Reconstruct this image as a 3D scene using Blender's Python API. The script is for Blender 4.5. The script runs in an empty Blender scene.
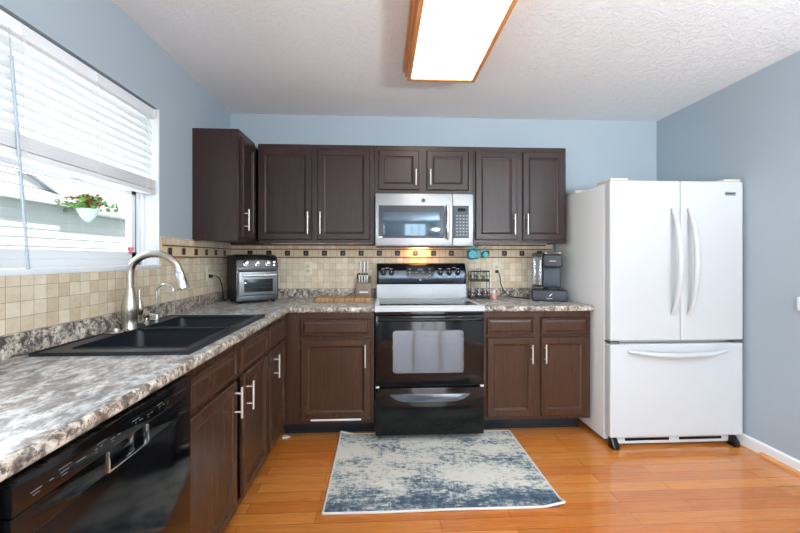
import bpy, bmesh, math, random
from mathutils import Vector, Matrix
random.seed(7)
C = bpy.context.scene.collection
R = math.radians

# ------------------------------------------------------------------ camera
cam_d = bpy.data.cameras.new('camera'); cam = bpy.data.objects.new('camera', cam_d); C.objects.link(cam)
cam.location = (1.27, -3.2, 1.262)
cam.rotation_euler = (R(90), 0, R(-2.8))
cam_d.sensor_width = 36; cam_d.lens = 373 / 800 * 36
cam_d.shift_y = -(266.5 - 258) / 800
cam_d.clip_start = .02
bpy.context.scene.camera = cam

# ------------------------------------------------------------------ world, sun, exposure
world = bpy.data.worlds.new('world'); bpy.context.scene.world = world
world.use_nodes = True
wn = world.node_tree.nodes; wl = world.node_tree.links
bg = wn['Background']; bg.inputs[0].default_value = (.86, .93, 1, 1); bg.inputs[1].default_value = 1.3
sun_d = bpy.data.lights.new('sun', 'SUN'); sun = bpy.data.objects.new('sun', sun_d); C.objects.link(sun)
sun_d.energy = 9; sun_d.angle = R(3); sun_d.color = (1, .97, .92)
sun.rotation_euler = Vector((-.55, -.18, -.7)).to_track_quat('-Z', 'Y').to_euler()

def area(name, loc, direction, sx, sy, energy, color):
    d = bpy.data.lights.new(name, 'AREA'); o = bpy.data.objects.new(name, d); C.objects.link(o)
    d.shape = 'RECTANGLE'; d.size = sx; d.size_y = sy; d.energy = energy; d.color = color
    o.location = loc; o.rotation_euler = Vector(direction).to_track_quat('-Z', 'Z').to_euler()
    return o
# area lamps standing in for daylight at the glass door and windows
area('daylight_front', (2.25, -6.72, 1.15), (0, 1, .08), 2.0, 2.1, 120, (.90, .95, 1))
area('fill_side', (-.35, -4.9, 1.25), (1, .30, .04), 1.8, 1.9, 185, (.90, .95, 1))  # fill through the added side window, for the right wall and fridge
area('daylight_sink', (-.50, -1.40, 1.46), (1, .03, .0), .95, .36, 28, (.90, .95, 1))
area('fill_uplight', (3.1, -4.2, 1.30), (-.15, .25, 1), .36, .36, 250, (.90, .96, 1))  # added fill aimed at the ceiling, in place of a bounce flash

vs = bpy.context.scene.view_settings
vs.view_transform = 'Standard'; vs.look = 'None'; vs.gamma = 1; vs.use_curve_mapping = False
vs.exposure = -0.14

# ------------------------------------------------------------------ helpers
def lin(c):
    r = []
    for v in c:
        v = v / 255
        r.append(v / 12.92 if v <= .04045 else ((v + .055) / 1.055) ** 2.4)
    return (r[0], r[1], r[2], 1)

class MB:
    """collects solids; build() links them as one mesh object"""
    def __init__(s): s.bm = bmesh.new()
    def box(s, x0, x1, y0, y1, z0, z1, m=0, bev=0, seg=2):
        x0, x1 = min(x0, x1), max(x0, x1); y0, y1 = min(y0, y1), max(y0, y1); z0, z1 = min(z0, z1), max(z0, z1)
        v = [s.bm.verts.new((x, y, z)) for z in (z0, z1) for y in (y0, y1) for x in (x0, x1)]
        fs = []
        for q in ((0, 2, 3, 1), (4, 5, 7, 6), (0, 1, 5, 4), (2, 6, 7, 3), (0, 4, 6, 2), (1, 3, 7, 5)):
            f = s.bm.faces.new([v[i] for i in q]); f.material_index = m; fs.append(f)
        if bev:
            bev = min(bev, .48 * min(x1 - x0, y1 - y0, z1 - z0))
            es = list({e for f in fs for e in f.edges})
            bmesh.ops.bevel(s.bm, geom=es, offset=bev, segments=seg, affect='EDGES', profile=.6, clamp_overlap=True)
        return s
    def prism(s, pts, axis, a0, a1, m=0, bev=0, seg=2):
        """pts: 2D outline; axis 'x': pts are (y,z); 'y': (x,z); 'z': (x,y)"""
        def P(p, a):
            return {'x': (a, p[0], p[1]), 'y': (p[0], a, p[1]), 'z': (p[0], p[1], a)}[axis]
        A = [s.bm.verts.new(P(p, a0)) for p in pts]; B = [s.bm.verts.new(P(p, a1)) for p in pts]
        fs = [s.bm.faces.new(A), s.bm.faces.new(B[::-1])]
        n = len(pts)
        for i in range(n):
            fs.append(s.bm.faces.new((A[i], B[i], B[(i + 1) % n], A[(i + 1) % n])))
        for f in fs: f.material_index = m
        bmesh.ops.recalc_face_normals(s.bm, faces=fs)
        if bev:
            bmesh.ops.bevel(s.bm, geom=list({e for f in fs for e in f.edges}), offset=bev, segments=seg, affect='EDGES', profile=.6, clamp_overlap=True)
        return s
    def tube(s, pts, r, seg=12, m=0, caps=True):
        pts = [Vector(p) for p in pts]; n = len(pts)
        rs = r if isinstance(r, (list, tuple)) else [r] * n
        rings = []; up = None
        for i in range(n):
            t = (pts[min(i + 1, n - 1)] - pts[max(i - 1, 0)]).normalized()
            if up is None:
                up = Vector((0, 0, 1)) if abs(t.z) < .9 else Vector((1, 0, 0))
            a = t.cross(up).normalized(); up = a.cross(t).normalized()
            rings.append([s.bm.verts.new(pts[i] + (a * math.cos(2 * math.pi * k / seg) + up * math.sin(2 * math.pi * k / seg)) * rs[i]) for k in range(seg)])
        fs = []
        for i in range(n - 1):
            for k in range(seg):
                fs.append(s.bm.faces.new((rings[i][k], rings[i][(k + 1) % seg], rings[i + 1][(k + 1) % seg], rings[i + 1][k])))
        if caps: fs.append(s.bm.faces.new(rings[0])); fs.append(s.bm.faces.new(rings[-1]))
        for f in fs: f.material_index = m
        bmesh.ops.recalc_face_normals(s.bm, faces=fs)
        return s
    def lathe(s, c, prof, seg=24, m=0, d=(0, 0, 1)):
        """prof: list of (radius, distance along d)"""
        c = Vector(c); d = Vector(d).normalized()
        return s.tube_prof(c, d, prof, seg, m)
    def tube_prof(s, c, d, prof, seg, m):
        up = Vector((0, 0, 1)) if abs(d.z) < .9 else Vector((1, 0, 0))
        a = d.cross(up).normalized(); b = a.cross(d).normalized()
        rings = []
        for r, h in prof:
            r = max(r, 1e-4)
            rings.append([s.bm.verts.new(c + d * h + (a * math.cos(2 * math.pi * k / seg) + b * math.sin(2 * math.pi * k / seg)) * r) for k in range(seg)])
        fs = []
        for i in range(len(rings) - 1):
            for k in range(seg):
                fs.append(s.bm.faces.new((rings[i][k], rings[i][(k + 1) % seg], rings[i + 1][(k + 1) % seg], rings[i + 1][k])))
        fs.append(s.bm.faces.new(rings[0])); fs.append(s.bm.faces.new(rings[-1]))
        for f in fs: f.material_index = m
        bmesh.ops.recalc_face_normals(s.bm, faces=fs)
        return s
    def rings(s, x0, x1, z0, z1, y, prof, m=0):
        """a panel facing -y built of concentric rectangles; prof: (inset, height)"""
        rr = []
        for ins, t in prof:
            rr.append([s.bm.verts.new(p) for p in ((x0 + ins, y - t, z0 + ins), (x1 - ins, y - t, z0 + ins), (x1 - ins, y - t, z1 - ins), (x0 + ins, y - t, z1 - ins))])
        fs = [s.bm.faces.new(rr[0])]
        for i in range(len(rr) - 1):
            for k in range(4):
                fs.append(s.bm.faces.new((rr[i][k], rr[i][(k + 1) % 4], rr[i + 1][(k + 1) % 4], rr[i + 1][k])))
        fs.append(s.bm.faces.new(rr[-1]))
        for f in fs: f.material_index = m
        bmesh.ops.recalc_face_normals(s.bm, faces=fs)
        return s
    def text(s, body, size, M, m=0, depth=.0006):
        cu = bpy.data.curves.new('lettering', 'FONT'); cu.body = body; cu.size = size; cu.extrude = depth; cu.align_x = 'CENTER'; cu.align_y = 'CENTER'
        o = bpy.data.objects.new('lettering', cu); C.objects.link(o)
        bpy.context.view_layer.update()
        me = bpy.data.meshes.new_from_object(o.evaluated_get(bpy.context.evaluated_depsgraph_get()))
        bpy.data.objects.remove(o); bpy.data.curves.remove(cu)
        me.transform(M)
        me.materials.clear()
        for _ in range(m + 1): me.materials.append(None)
        me.polygons.foreach_set('material_index', [m] * len(me.polygons))
        s.bm.from_mesh(me)
        bpy.data.meshes.remove(me)
        return s
    def build(s, name, mats, parent=None, local=False, loc=None, smooth=True):
        if not isinstance(mats, (list, tuple)): mats = [mats]
        M = None
        if parent is not None and not local: M = ROOT[parent.name].inverted()
        elif loc is not None: M = Matrix.Translation(-Vector(loc))
        if M is not None: bmesh.ops.transform(s.bm, matrix=M, verts=s.bm.verts)
        me = bpy.data.meshes.new(name); s.bm.to_mesh(me); s.bm.free()
        for mt in mats: me.materials.append(mt)
        if smooth:
            me.polygons.foreach_set('use_smooth', [True] * len(me.polygons))
            me.set_sharp_from_angle(angle=R(38))
        o = bpy.data.objects.new(name, me); C.objects.link(o)
        if parent is not None: o.parent = parent; ROOT[o.name] = ROOT[parent.name]
        elif loc is not None: o.location = loc; ROOT[o.name] = Matrix.Translation(loc)
        else: ROOT[o.name] = Matrix.Identity(4)
        return o
ROOT = {}

def tag(o, label, cat, group=None, kind=None):
    if label: o['label'] = label
    if cat: o['category'] = cat
    if group: o['group'] = group
    if kind: o['kind'] = kind
    return o
def thing(name, label, cat, loc=(0, 0, 0), rotz=0, group=None):
    o = bpy.data.objects.new(name, None); C.objects.link(o); o.empty_display_size = .1
    o.location = loc; o.rotation_euler = (0, 0, rotz)
    ROOT[o.name] = Matrix.Translation(loc) @ Matrix.Rotation(rotz, 4, 'Z')
    return tag(o, label, cat, group)
def struct(o): o['kind'] = 'structure'; return o
def FRONT(x, y, z):   # text facing -y
    return Matrix.Translation((x, y, z)) @ Matrix.Rotation(R(90), 4, 'X')
def SIDE(x, y, z):    # text facing +x
    return Matrix.Translation((x, y, z)) @ Matrix.Rotation(R(90), 4, 'Z') @ Matrix.Rotation(R(90), 4, 'X')

# ------------------------------------------------------------------ materials
def mat(name, col, rough=.5, metal=0, spec=.5, bump=0, bscale=60, emit=None, estr=0, coat=0, trans=0, ior=1.45, var=0):
    m = bpy.data.materials.new(name); m.use_nodes = True
    n = m.node_tree.nodes; l = m.node_tree.links; p = n['Principled BSDF']
    c = lin(col)
    p.inputs['Base Color'].default_value = c
    p.inputs['Roughness'].default_value = rough; p.inputs['Metallic'].default_value = metal
    p.inputs['Specular IOR Level'].default_value = spec; p.inputs['IOR'].default_value = ior
    p.inputs['Coat Weight'].default_value = coat; p.inputs['Transmission Weight'].default_value = trans
    tc = n.new('ShaderNodeTexCoord')
    if emit: p.inputs['Emission Color'].default_value = lin(emit); p.inputs['Emission Strength'].default_value = estr
    ns = n.new('ShaderNodeTexNoise'); ns.inputs['Scale'].default_value = bscale; ns.inputs['Detail'].default_value = 4
    l.new(tc.outputs['Object'], ns.inputs['Vector'])
    if bump:
        b = n.new('ShaderNodeBump'); b.inputs['Strength'].default_value = bump; b.inputs['Distance'].default_value = .002
        l.new(ns.outputs['Fac'], b.inputs['Height']); l.new(b.outputs['Normal'], p.inputs['Normal'])
    if var:
        mx = n.new('ShaderNodeMix'); mx.data_type = 'RGBA'
        mx.inputs['A'].default_value = tuple(v * (1 - var) for v in c[:3]) + (1,)
        mx.inputs['B'].default_value = tuple(min(1, v * (1 + var)) for v in c[:3]) + (1,)
        l.new(ns.outputs['Fac'], mx.inputs['Factor']); l.new(mx.outputs['Result'], p.inputs['Base Color'])
    return m

def nodes(m): return m.node_tree.nodes, m.node_tree.links, m.node_tree.nodes['Principled BSDF']
def ramp(n, stops, interp='LINEAR'):
    r = n.new('ShaderNodeValToRGB'); cr = r.color_ramp; cr.interpolation = interp
    while len(cr.elements) < len(stops): cr.elements.new(.5)
    for e, (p, c) in zip(cr.elements, stops): e.position = p; e.color = lin(c) if len(c) == 3 and max(c) > 1 else (c + (1,) if len(c) == 3 else c)
    return r
def mixc(n, l, a, b, fac, mode='MIX', f=None):
    x = n.new('ShaderNodeMix'); x.data_type = 'RGBA'; x.blend_type = mode
    for s, v in (('A', a), ('B', b)):
        if isinstance(v, tuple): x.inputs[s].default_value = v
        else: l.new(v, x.inputs[s])
    if isinstance(fac, (int, float)): x.inputs['Factor'].default_value = fac
    else: l.new(fac, x.inputs['Factor'])
    return x.outputs['Result']
def noise(n, l, vec, scale, detail=4, rough=.5, dist=0):
    t = n.new('ShaderNodeTexNoise'); t.inputs['Scale'].default_value = scale; t.inputs['Detail'].default_value = detail
    t.inputs['Roughness'].default_value = rough; t.inputs['Distortion'].default_value = dist
    l.new(vec, t.inputs['Vector']); return t.outputs['Fac']
def mapping(n, l, vec, scale=(1, 1, 1), loc=(0, 0, 0), rot=(0, 0, 0)):
    mp = n.new('ShaderNodeMapping'); mp.inputs['Scale'].default_value = scale; mp.inputs['Location'].default_value = loc; mp.inputs['Rotation'].default_value = rot
    l.new(vec, mp.inputs['Vector']); return mp.outputs['Vector']
def bump(n, l, p, h, strength, dist=.002):
    b = n.new('ShaderNodeBump'); b.inputs['Strength'].default_value = strength; b.inputs['Distance'].default_value = dist
    l.new(h, b.inputs['Height']); l.new(b.outputs['Normal'], p.inputs['Normal'])

def wood_paint(name, c1, c2, rough, grain_axis='z'):
    m = mat(name, c1, rough); n, l, p = nodes(m)
    tc = n.new('ShaderNodeTexCoord'); sc = (95, 95, 2.6) if grain_axis == 'z' else (2.6, 95, 95)
    v = mapping(n, l, tc.outputs['Object'], sc, loc=(3.37, 7.77, 1.13))
    f = noise(n, l, v, 1, 5, .6, 0); f2 = noise(n, l, tc.outputs['Object'], 3.2, 3)
    r = ramp(n, [(.35, c1), (.7, c2)]); l.new(f, r.inputs['Fac'])
    l.new(r.outputs['Color'], p.inputs['Base Color']); bump(n, l, p, f, .2, .0008)
    mr = n.new('ShaderNodeMapRange'); mr.inputs['To Min'].default_value = rough - .02; mr.inputs['To Max'].default_value = rough + .04
    l.new(f, mr.inputs['Value']); l.new(mr.outputs['Result'], p.inputs['Roughness'])
    return m

M_cab = wood_paint('dark_brown_cabinet_paint', (76, 50, 35), (54, 34, 24), .27)
M_cabu = wood_paint('dark_espresso_cabinet_paint', (54, 35, 31), (34, 22, 19), .30)
M_cabin = mat('cabinet_interior', (40, 32, 28), .7, var=.15, bscale=8)
M_kick = mat('black_vinyl_kick', (26, 32, 40), .35, var=.2, bscale=14)
M_nickel = mat('brushed_nickel', (196, 190, 182), .27, 1, bump=.05, bscale=300)
M_pull = mat('pale_brushed_pull', (222, 220, 216), .38, .55, var=.02)
M_steel = mat('stainless_steel', (150, 153, 156), .36, 1, bump=.04, bscale=260)
M_chrome = mat('chrome', (225, 228, 232), .12, 1, var=.02)
M_brass = mat('hinge_metal', (104, 84, 66), .45, 1, var=.15, bscale=90)
M_black = mat('black_enamel', (9, 10, 12), .09, var=.1, bscale=9)
M_blackm = mat('black_plastic', (20, 22, 25), .42, var=.1, bscale=40)
M_blackglass = mat('black_glass', (6, 7, 9), .04, var=.05, bscale=5, spec=.7)
M_ovenglass = mat('coated_oven_window_glass', (84, 90, 98), .05, .85, var=.05, bscale=5)
M_white = mat('white_enamel', (206, 212, 217), .25, var=.01, bscale=12)
M_fridge = mat('white_fridge_enamel', (202, 207, 211), .28, bump=.06, bscale=420)
M_fridgeside = mat('pale_grey_textured_enamel', (226, 229, 230), .4, bump=.15, bscale=380)
M_cream = mat('cream_plastic', (222, 216, 198), .4, var=.03)
M_ivory = mat('ivory_plastic', (226, 218, 196), .4, var=.03)
M_trimw = mat('white_trim_paint', (235, 237, 238), .35, var=.02, bscale=8)
M_vinyl = mat('white_window_vinyl', (228, 232, 236), .35, var=.02, bscale=8)
M_print = mat('white_print', (200, 204, 208), .5, var=.02)
M_slate = mat('slate_grey_plastic', (64, 74, 84), .38, var=.08, bscale=30)
M_charcoal = mat('charcoal_plastic', (44, 50, 58), .36, var=.08, bscale=30)
M_teal = mat('teal_plastic', (12, 138, 150), .3, var=.05, bscale=20)
M_pink = mat('pink_salt', (222, 160, 146), .5, var=.12, bscale=200)
M_red = mat('red_petals', (196, 34, 40), .5, var=.2, bscale=90)
M_green = mat('green_leaves', (112, 160, 72), .5, var=.3, bscale=70)
M_cord = mat('black_rubber_cord', (18, 18, 20), .45, var=.1)
M_whitepl = mat('white_plastic', (232, 234, 234), .35, var=.02)
M_wandpl = mat('pale_clear_wand_plastic', (176, 188, 204), .2, var=.03)
M_brownline = mat('brown_stone_pencil', (96, 58, 36), .4, var=.35, bscale=60)
M_darkin = mat('dark_brown_inset_tile', (40, 26, 20), .35, var=.3, bscale=80)
M_bronze = mat('bronze_inset', (128, 104, 76), .4, .3, var=.3, bscale=120)
M_sink = mat('black_composite_sink', (27, 32, 39), .33, bump=.12, bscale=500, var=.25)
M_kblock = wood_paint('grey_washed_wood', (150, 132, 116), (128, 110, 94), .45)
M_board = mat('butcher_block', (196, 144, 92), .4)
n, l, p = nodes(M_board)
tc = n.new('ShaderNodeTexCoord'); v = mapping(n, l, tc.outputs['Object'], (26, .6, .6))
w = noise(n, l, v, 1, 1, .2); r = ramp(n, [(.3, (150, 96, 54)), (.45, (206, 156, 102)), (.6, (176, 120, 70)), (.75, (222, 178, 124))], 'CONSTANT'); l.new(w, r.inputs['Fac'])
g = noise(n, l, mapping(n, l, tc.outputs['Object'], (90, 90, 6)), 1, 4)
l.new(mixc(n, l, r.outputs['Color'], (.25, .14, .06, 1), g, 'MIX'), p.inputs['Base Color'])
M_oak = mat('honey_oak', (176, 112, 60), .35)
n, l, p = nodes(M_oak)
tc = n.new('ShaderNodeTexCoord'); g = noise(n, l, mapping(n, l, tc.outputs['Object'], (70, 4, 70)), 1, 5, .6, .5)
r = ramp(n, [(.3, (186, 118, 66)), (.7, (222, 160, 104))]); l.new(g, r.inputs['Fac']); l.new(r.outputs['Color'], p.inputs['Base Color'])

def paint(name, col, b=.12):
    m = mat(name, col, .55); n, l, p = nodes(m)
    tc = n.new('ShaderNodeTexCoord'); f = noise(n, l, tc.outputs['Object'], 1.3, 2)
    c = lin(col)
    l.new(mixc(n, l, tuple(x * .97 for x in c[:3]) + (1,), tuple(min(1, x * 1.03) for x in c[:3]) + (1,), f), p.inputs['Base Color'])
    bump(n, l, p, noise(n, l, tc.outputs['Object'], 240, 3), b, .001)
    return m
M_wall = paint('blue_grey_wall_paint', (164, 178, 188))
M_ceil = mat('textured_ceiling', (226, 230, 233), .8)
n, l, p = nodes(M_ceil)
tc = n.new('ShaderNodeTexCoord')
f = noise(n, l, mapping(n, l, tc.outputs['Object'], (1, 1, 1)), 13, 6, .62, 2.2)
rr = ramp(n, [(.46, (0, 0, 0)), (.56, (1., 1., 1.))]); l.new(f, rr.inputs['Fac']); bump(n, l, p, rr.outputs['Color'], .42, .006)

# oak strip floor, boards run left to right
M_floor = mat('oak_strip_floor', (200, 120, 56), .2, coat=.5)
n, l, p = nodes(M_floor)
tc = n.new('ShaderNodeTexCoord')
br = n.new('ShaderNodeTexBrick'); br.offset = .37; br.offset_frequency = 2; br.squash = 1
for k, v in dict(Scale=1., Bias=0, **{'Brick Width': .95, 'Row Height': .083, 'Mortar Size': .0011, 'Mortar Smooth': .1}).items(): br.inputs[k].default_value = v
br.inputs['Color1'].default_value = lin((212, 148, 84)); br.inputs['Color2'].default_value = lin((190, 122, 62)); br.inputs['Mortar'].default_value = lin((120, 72, 34))
l.new(tc.outputs['Object'], br.inputs['Vector'])
g = noise(n, l, mapping(n, l, tc.outputs['Object'], (5, 80, 5)), 1, 6, .62, 1.4)
g2 = noise(n, l, mapping(n, l, tc.outputs['Object'], (1.6, 9, 1)), 1, 3, .5, 1.5)
rg = ramp(n, [(.38, (.66, .56, .46)), (.6, (1., 1., 1.))]); l.new(g, rg.inputs['Fac'])
c = mixc(n, l, br.outputs['Color'], rg.outputs['Color'], .55, 'MULTIPLY')
c = mixc(n, l, c, lin((206, 158, 104)), g2, 'SOFT_LIGHT')
l.new(c, p.inputs['Base Color'])
bump(n, l, p, br.outputs['Fac'], -.25, .001)
mr = n.new('ShaderNodeMapRange'); mr.inputs['To Min'].default_value = .12; mr.inputs['To Max'].default_value = .24; l.new(g2, mr.inputs['Value']); l.new(mr.outputs['Result'], p.inputs['Roughness'])

# speckled laminate
def granite(name, top):
    m = mat(name, (150, 140, 130), .3); n, l, p = nodes(m)
    tc = n.new('ShaderNodeTexCoord'); o = tc.outputs['Object']
    vv = mapping(n, l, o, (1, .55, 1), rot=(0, 0, .5)) if top else o
    a = noise(n, l, vv, 26, 7, .70, .6); b = noise(n, l, vv, 75, 5, .68, .3); c3 = noise(n, l, vv, 6, 4, .6, 1.2); d3 = noise(n, l, vv, 38, 5, .65, .5)
    if top:
        r = ramp(n, [(.30, (78, 76, 80)), (.43, (128, 124, 124)), (.50, (176, 174, 172)), (.60, (218, 218, 216))])
    else:
        r = ramp(n, [(.34, (58, 54, 56)), (.45, (128, 118, 110)), (.50, (186, 176, 162)), (.60, (226, 220, 208))])
    l.new(a, r.inputs['Fac'])
    r2 = ramp(n, [(.42, (0, 0, 0)), (.47, (1., 1., 1.))]); l.new(b, r2.inputs['Fac'])
    col = mixc(n, l, lin((60, 58, 63)), r.outputs['Color'], r2.outputs['Color'])
    col = mixc(n, l, r.outputs['Color'], col, .45 if top else .85)
    r3 = ramp(n, [(.52, (0, 0, 0)), (.62, (1., 1., 1.))]); l.new(d3, r3.inputs['Fac'])
    r4 = ramp(n, [(.48, (.12, .12, .12)), (.62, (1., 1., 1.))]); l.new(c3, r4.inputs['Fac'])
    k = n.new('ShaderNodeMath'); k.operation = 'MULTIPLY'; l.new(r3.outputs['Color'], k.inputs[0]); l.new(r4.outputs['Color'], k.inputs[1])
    col = mixc(n, l, col, lin((122, 92, 70)), k.outputs[0])
    l.new(col, p.inputs['Base Color'])
    return m
M_gran = granite('speckled_laminate_top', True)
M_grane = granite('speckled_laminate_edge', False)

# small travertine tiles; u along the wall, v up
def tilemat(name, axis, phase):
    m = mat(name, (205, 190, 165), .42); n, l, p = nodes(m)
    tc = n.new('ShaderNodeTexCoord'); sx = n.new('ShaderNodeSeparateXYZ'); l.new(tc.outputs['Object'], sx.inputs[0])
    cx = n.new('ShaderNodeCombineXYZ'); l.new(sx.outputs[axis], cx.inputs['X']); l.new(sx.outputs['Z'], cx.inputs['Y'])
    v = mapping(n, l, cx.outputs[0], loc=phase)
    br = n.new('ShaderNodeTexBrick'); br.offset = 0; br.squash = 1
    for k, x in dict(Scale=1., Bias=-.1, **{'Brick Width': .0518, 'Row Height': .0535, 'Mortar Size': .0011, 'Mortar Smooth': .3}).items(): br.inputs[k].default_value = x
    br.inputs['Color1'].default_value = lin((232, 221, 200)); br.inputs['Color2'].default_value = lin((208, 188, 156)); br.inputs['Mortar'].default_value = lin((158, 140, 114))
    l.new(v, br.inputs['Vector'])
    f = noise(n, l, v, 28, 5, .6, .6)
    r = ramp(n, [(.3, (.80, .76, .68)), (.6, (1., 1., 1.))]); l.new(f, r.inputs['Fac'])
    l.new(mixc(n, l, br.outputs['Color'], r.outputs['Color'], .6, 'MULTIPLY'), p.inputs['Base Color'])
    bump(n, l, p, br.outputs['Fac'], -.5, .002)
    return m
M_tileb = tilemat('travertine_tile_back', 'X', (.0, .0131, 0))
M_tilel = tilemat('travertine_tile_left', 'Y', (.021, .0131, 0))
M_tileband = mat('cream_border_tile', (214, 196, 164), .4, var=.12, bscale=45)

def glassmat(name, tint, glossy=.12, rough=.02):
    m = bpy.data.materials.new(name); m.use_nodes = True; n = m.node_tree.nodes; l = m.node_tree.links
    n.remove(n['Principled BSDF']); out = n['Material Output']
    t = n.new('ShaderNodeBsdfTransparent'); g = n.new('ShaderNodeBsdfGlossy'); x = n.new('ShaderNodeMixShader')
    tc = n.new('ShaderNodeTexCoord'); ns = n.new('ShaderNodeTexNoise'); ns.inputs['Scale'].default_value = 2; l.new(tc.outputs['Object'], ns.inputs['Vector'])
    mr = n.new('ShaderNodeMapRange'); mr.inputs['To Min'].default_value = glossy * .8; mr.inputs['To Max'].default_value = glossy * 1.2; l.new(ns.outputs['Fac'], mr.inputs['Value'])
    t.inputs[0].default_value = tint; g.inputs['Roughness'].default_value = rough
    l.new(mr.outputs['Result'], x.inputs[0]); l.new(t.outputs[0], x.inputs[1]); l.new(g.outputs[0], x.inputs[2]); l.new(x.outputs[0], out.inputs[0])
    return m
M_glass = glassmat('window_glass', (.97, .985, .985, 1), .05)
M_clear = glassmat('clear_plastic', (.80, .84, .87, 1), .14, .08)

def slatmat():
    m = bpy.data.materials.new('white_blind_slat'); m.use_nodes = True; n = m.node_tree.nodes; l = m.node_tree.links
    p = n['Principled BSDF']; out = n['Material Output']; p.inputs['Base Color'].default_value = lin((246, 248, 249)); p.inputs['Roughness'].default_value = .35
    t = n.new('ShaderNodeBsdfTranslucent'); t.inputs[0].default_value = lin((232, 240, 240)); x = n.new('ShaderNodeMixShader'); x.inputs[0].default_value = .22
    tc = n.new('ShaderNodeTexCoord'); ns = n.new('ShaderNodeTexNoise'); l.new(tc.outputs['Object'], ns.inputs['Vector']); b = n.new('ShaderNodeBump'); b.inputs['Strength'].default_value = .05
    l.new(ns.outputs['Fac'], b.inputs['Height']); l.new(b.outputs['Normal'], p.inputs['Normal'])
    l.new(p.outputs[0], x.inputs[1]); l.new(t.outputs[0], x.inputs[2]); l.new(x.outputs[0], out.inputs[0]); return m
M_slat = slatmat()
def emitmat(name, col, s):
    m = bpy.data.materials.new(name); m.use_nodes = True; n = m.node_tree.nodes; l = m.node_tree.links
    n.remove(n['Principled BSDF']); e = n.new('ShaderNodeEmission'); e.inputs[0].default_value = col; e.inputs[1].default_value = s
    l.new(e.outputs[0], n['Material Output'].inputs[0]); return m
M_diff = emitmat('lit_diffuser', (1, .93, .78, 1), 7)
M_lamp = emitmat('lit_hood_lamp', (1, .55, .2, 1), 8)
M_display = mat('dark_display', (52, 58, 66), .15, var=.1, bscale=40)
M_mwglass = mat('microwave_window', (84, 100, 112), .08, .55, var=.05, bscale=5)
M_keypad = mat('keypad_grey', (58, 64, 74), .3, var=.06, bscale=50)
M_btn = mat('button_grey', (128, 136, 146), .45, var=.05)
M_siding = mat('white_vinyl_siding', (226, 229, 230), .6, var=.03, bscale=6)
M_shingle = mat('pale_roof_shingle', (178, 178, 180), .9, var=.12, bscale=30, bump=.5)
M_gutter = mat('grey_gutter', (170, 174, 176), .5, var=.05)
M_ground = mat('lawn', (96, 120, 66), .9, var=.3, bscale=9)

# distressed rug
M_rug = mat('distressed_blue_rug', (200, 198, 190), .95); n, l, p = nodes(M_rug)
tc = n.new('ShaderNodeTexCoord'); o = tc.outputs['Object']
def mth(op, x, y):
    k = n.new('ShaderNodeMath'); k.operation = op
    for i, v in enumerate((x, y)):
        if isinstance(v, (int, float)): k.inputs[i].default_value = v
        else: l.new(v, k.inputs[i])
    return k.outputs[0]
cl = noise(n, l, mapping(n, l, o, (3.4, 6.5, 1), loc=(1.7, 4.4, 0)), 1, 4, .6, .4)
fi = noise(n, l, mapping(n, l, o, (26, 46, 1)), 1, 6, .72, .2)
ver = noise(n, l, mapping(n, l, o, (95, 14, 1)), 1, 4, .7)
hor = noise(n, l, mapping(n, l, o, (14, 120, 1)), 1, 4, .7)
sp = noise(n, l, mapping(n, l, o, (260, 260, 1)), 1, 2, .8)
sx = n.new('ShaderNodeSeparateXYZ'); l.new(o, sx.inputs[0])
mr = n.new('ShaderNodeMapRange'); mr.inputs['From Min'].default_value = -.20; mr.inputs['From Max'].default_value = -.34; mr.inputs['To Min'].default_value = 0; mr.inputs['To Max'].default_value = .16; l.new(sx.outputs['Y'], mr.inputs['Value'])
s = mth('ADD', mth('MULTIPLY', cl, .78), mth('MULTIPLY', fi, .80))
s = mth('ADD', s, mth('MULTIPLY', ver, .28)); s = mth('ADD', s, mth('MULTIPLY', hor, .28)); s = mth('ADD', s, mth('MULTIPLY', sp, .16)); s = mth('ADD', s, mr.outputs[0])
s = mth('MULTIPLY', s, .5)
r = ramp(n, [(.545, (220, 216, 206)), (.59, (192, 193, 188)), (.615, (138, 150, 156)), (.652, (92, 109, 122)), (.71, (60, 78, 96))]); l.new(s, r.inputs['Fac'])
l.new(r.outputs['Color'], p.inputs['Base Color']); bump(n, l, p, sp, .5, .003)
M_rugedge = mat('cream_rug_binding', (214, 211, 204), .9, var=.06, bscale=200, bump=.3)

# ------------------------------------------------------------------ room shell
W, H, YF, T = 3.71, 2.475, -6.4, .16
struct(MB().box(-.3, W + .3, YF - .2, .2, -.12, 0).build('floor', M_floor, smooth=False))
struct(MB().box(-.3, W + .3, YF - .2, .2, H, H + .12).build('ceiling', M_ceil, smooth=False))
struct(MB().box(-T, W + T, 0, .16, 0, H).build('wall_back', M_wall, smooth=False))
# window openings
WY0, WY1, WZ0, WZ1 = -1.925, -1.008, 1.212, 2.108
b = MB()
RY0, RY1, RZ0, RZ1 = -5.8, -4.0, .35, 2.1     # side window added behind the camera to let in more light
b.box(-T, 0, YF, RY0, 0, H).box(-T, 0, RY1, WY0, 0, H).box(-T, 0, RY0, RY1, 0, RZ0).box(-T, 0, RY0, RY1, RZ1, H).box(-T, 0, WY1, 0, 0, H).box(-T, 0, WY0, WY1, 0, WZ0).box(-T, 0, WY0, WY1, WZ1, H)
struct(b.build('wall_left', M_wall, smooth=False))
b = MB(); b.box(W, W + T, YF, 0, 0, H)
struct(b.build('wall_right', M_wall, smooth=False))
FX0, FX1, FZ0, FZ1 = 1.30, 3.20, .06, 2.12
b = MB()
b.box(-T, FX0, YF - T, YF, 0, H).box(FX1, W + T, YF - T, YF, 0, H).box(FX0, FX1, YF - T, YF, 0, FZ0).box(FX0, FX1, YF - T, YF, FZ1, H)
struct(b.build('wall_front', M_wall, smooth=False))
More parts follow.
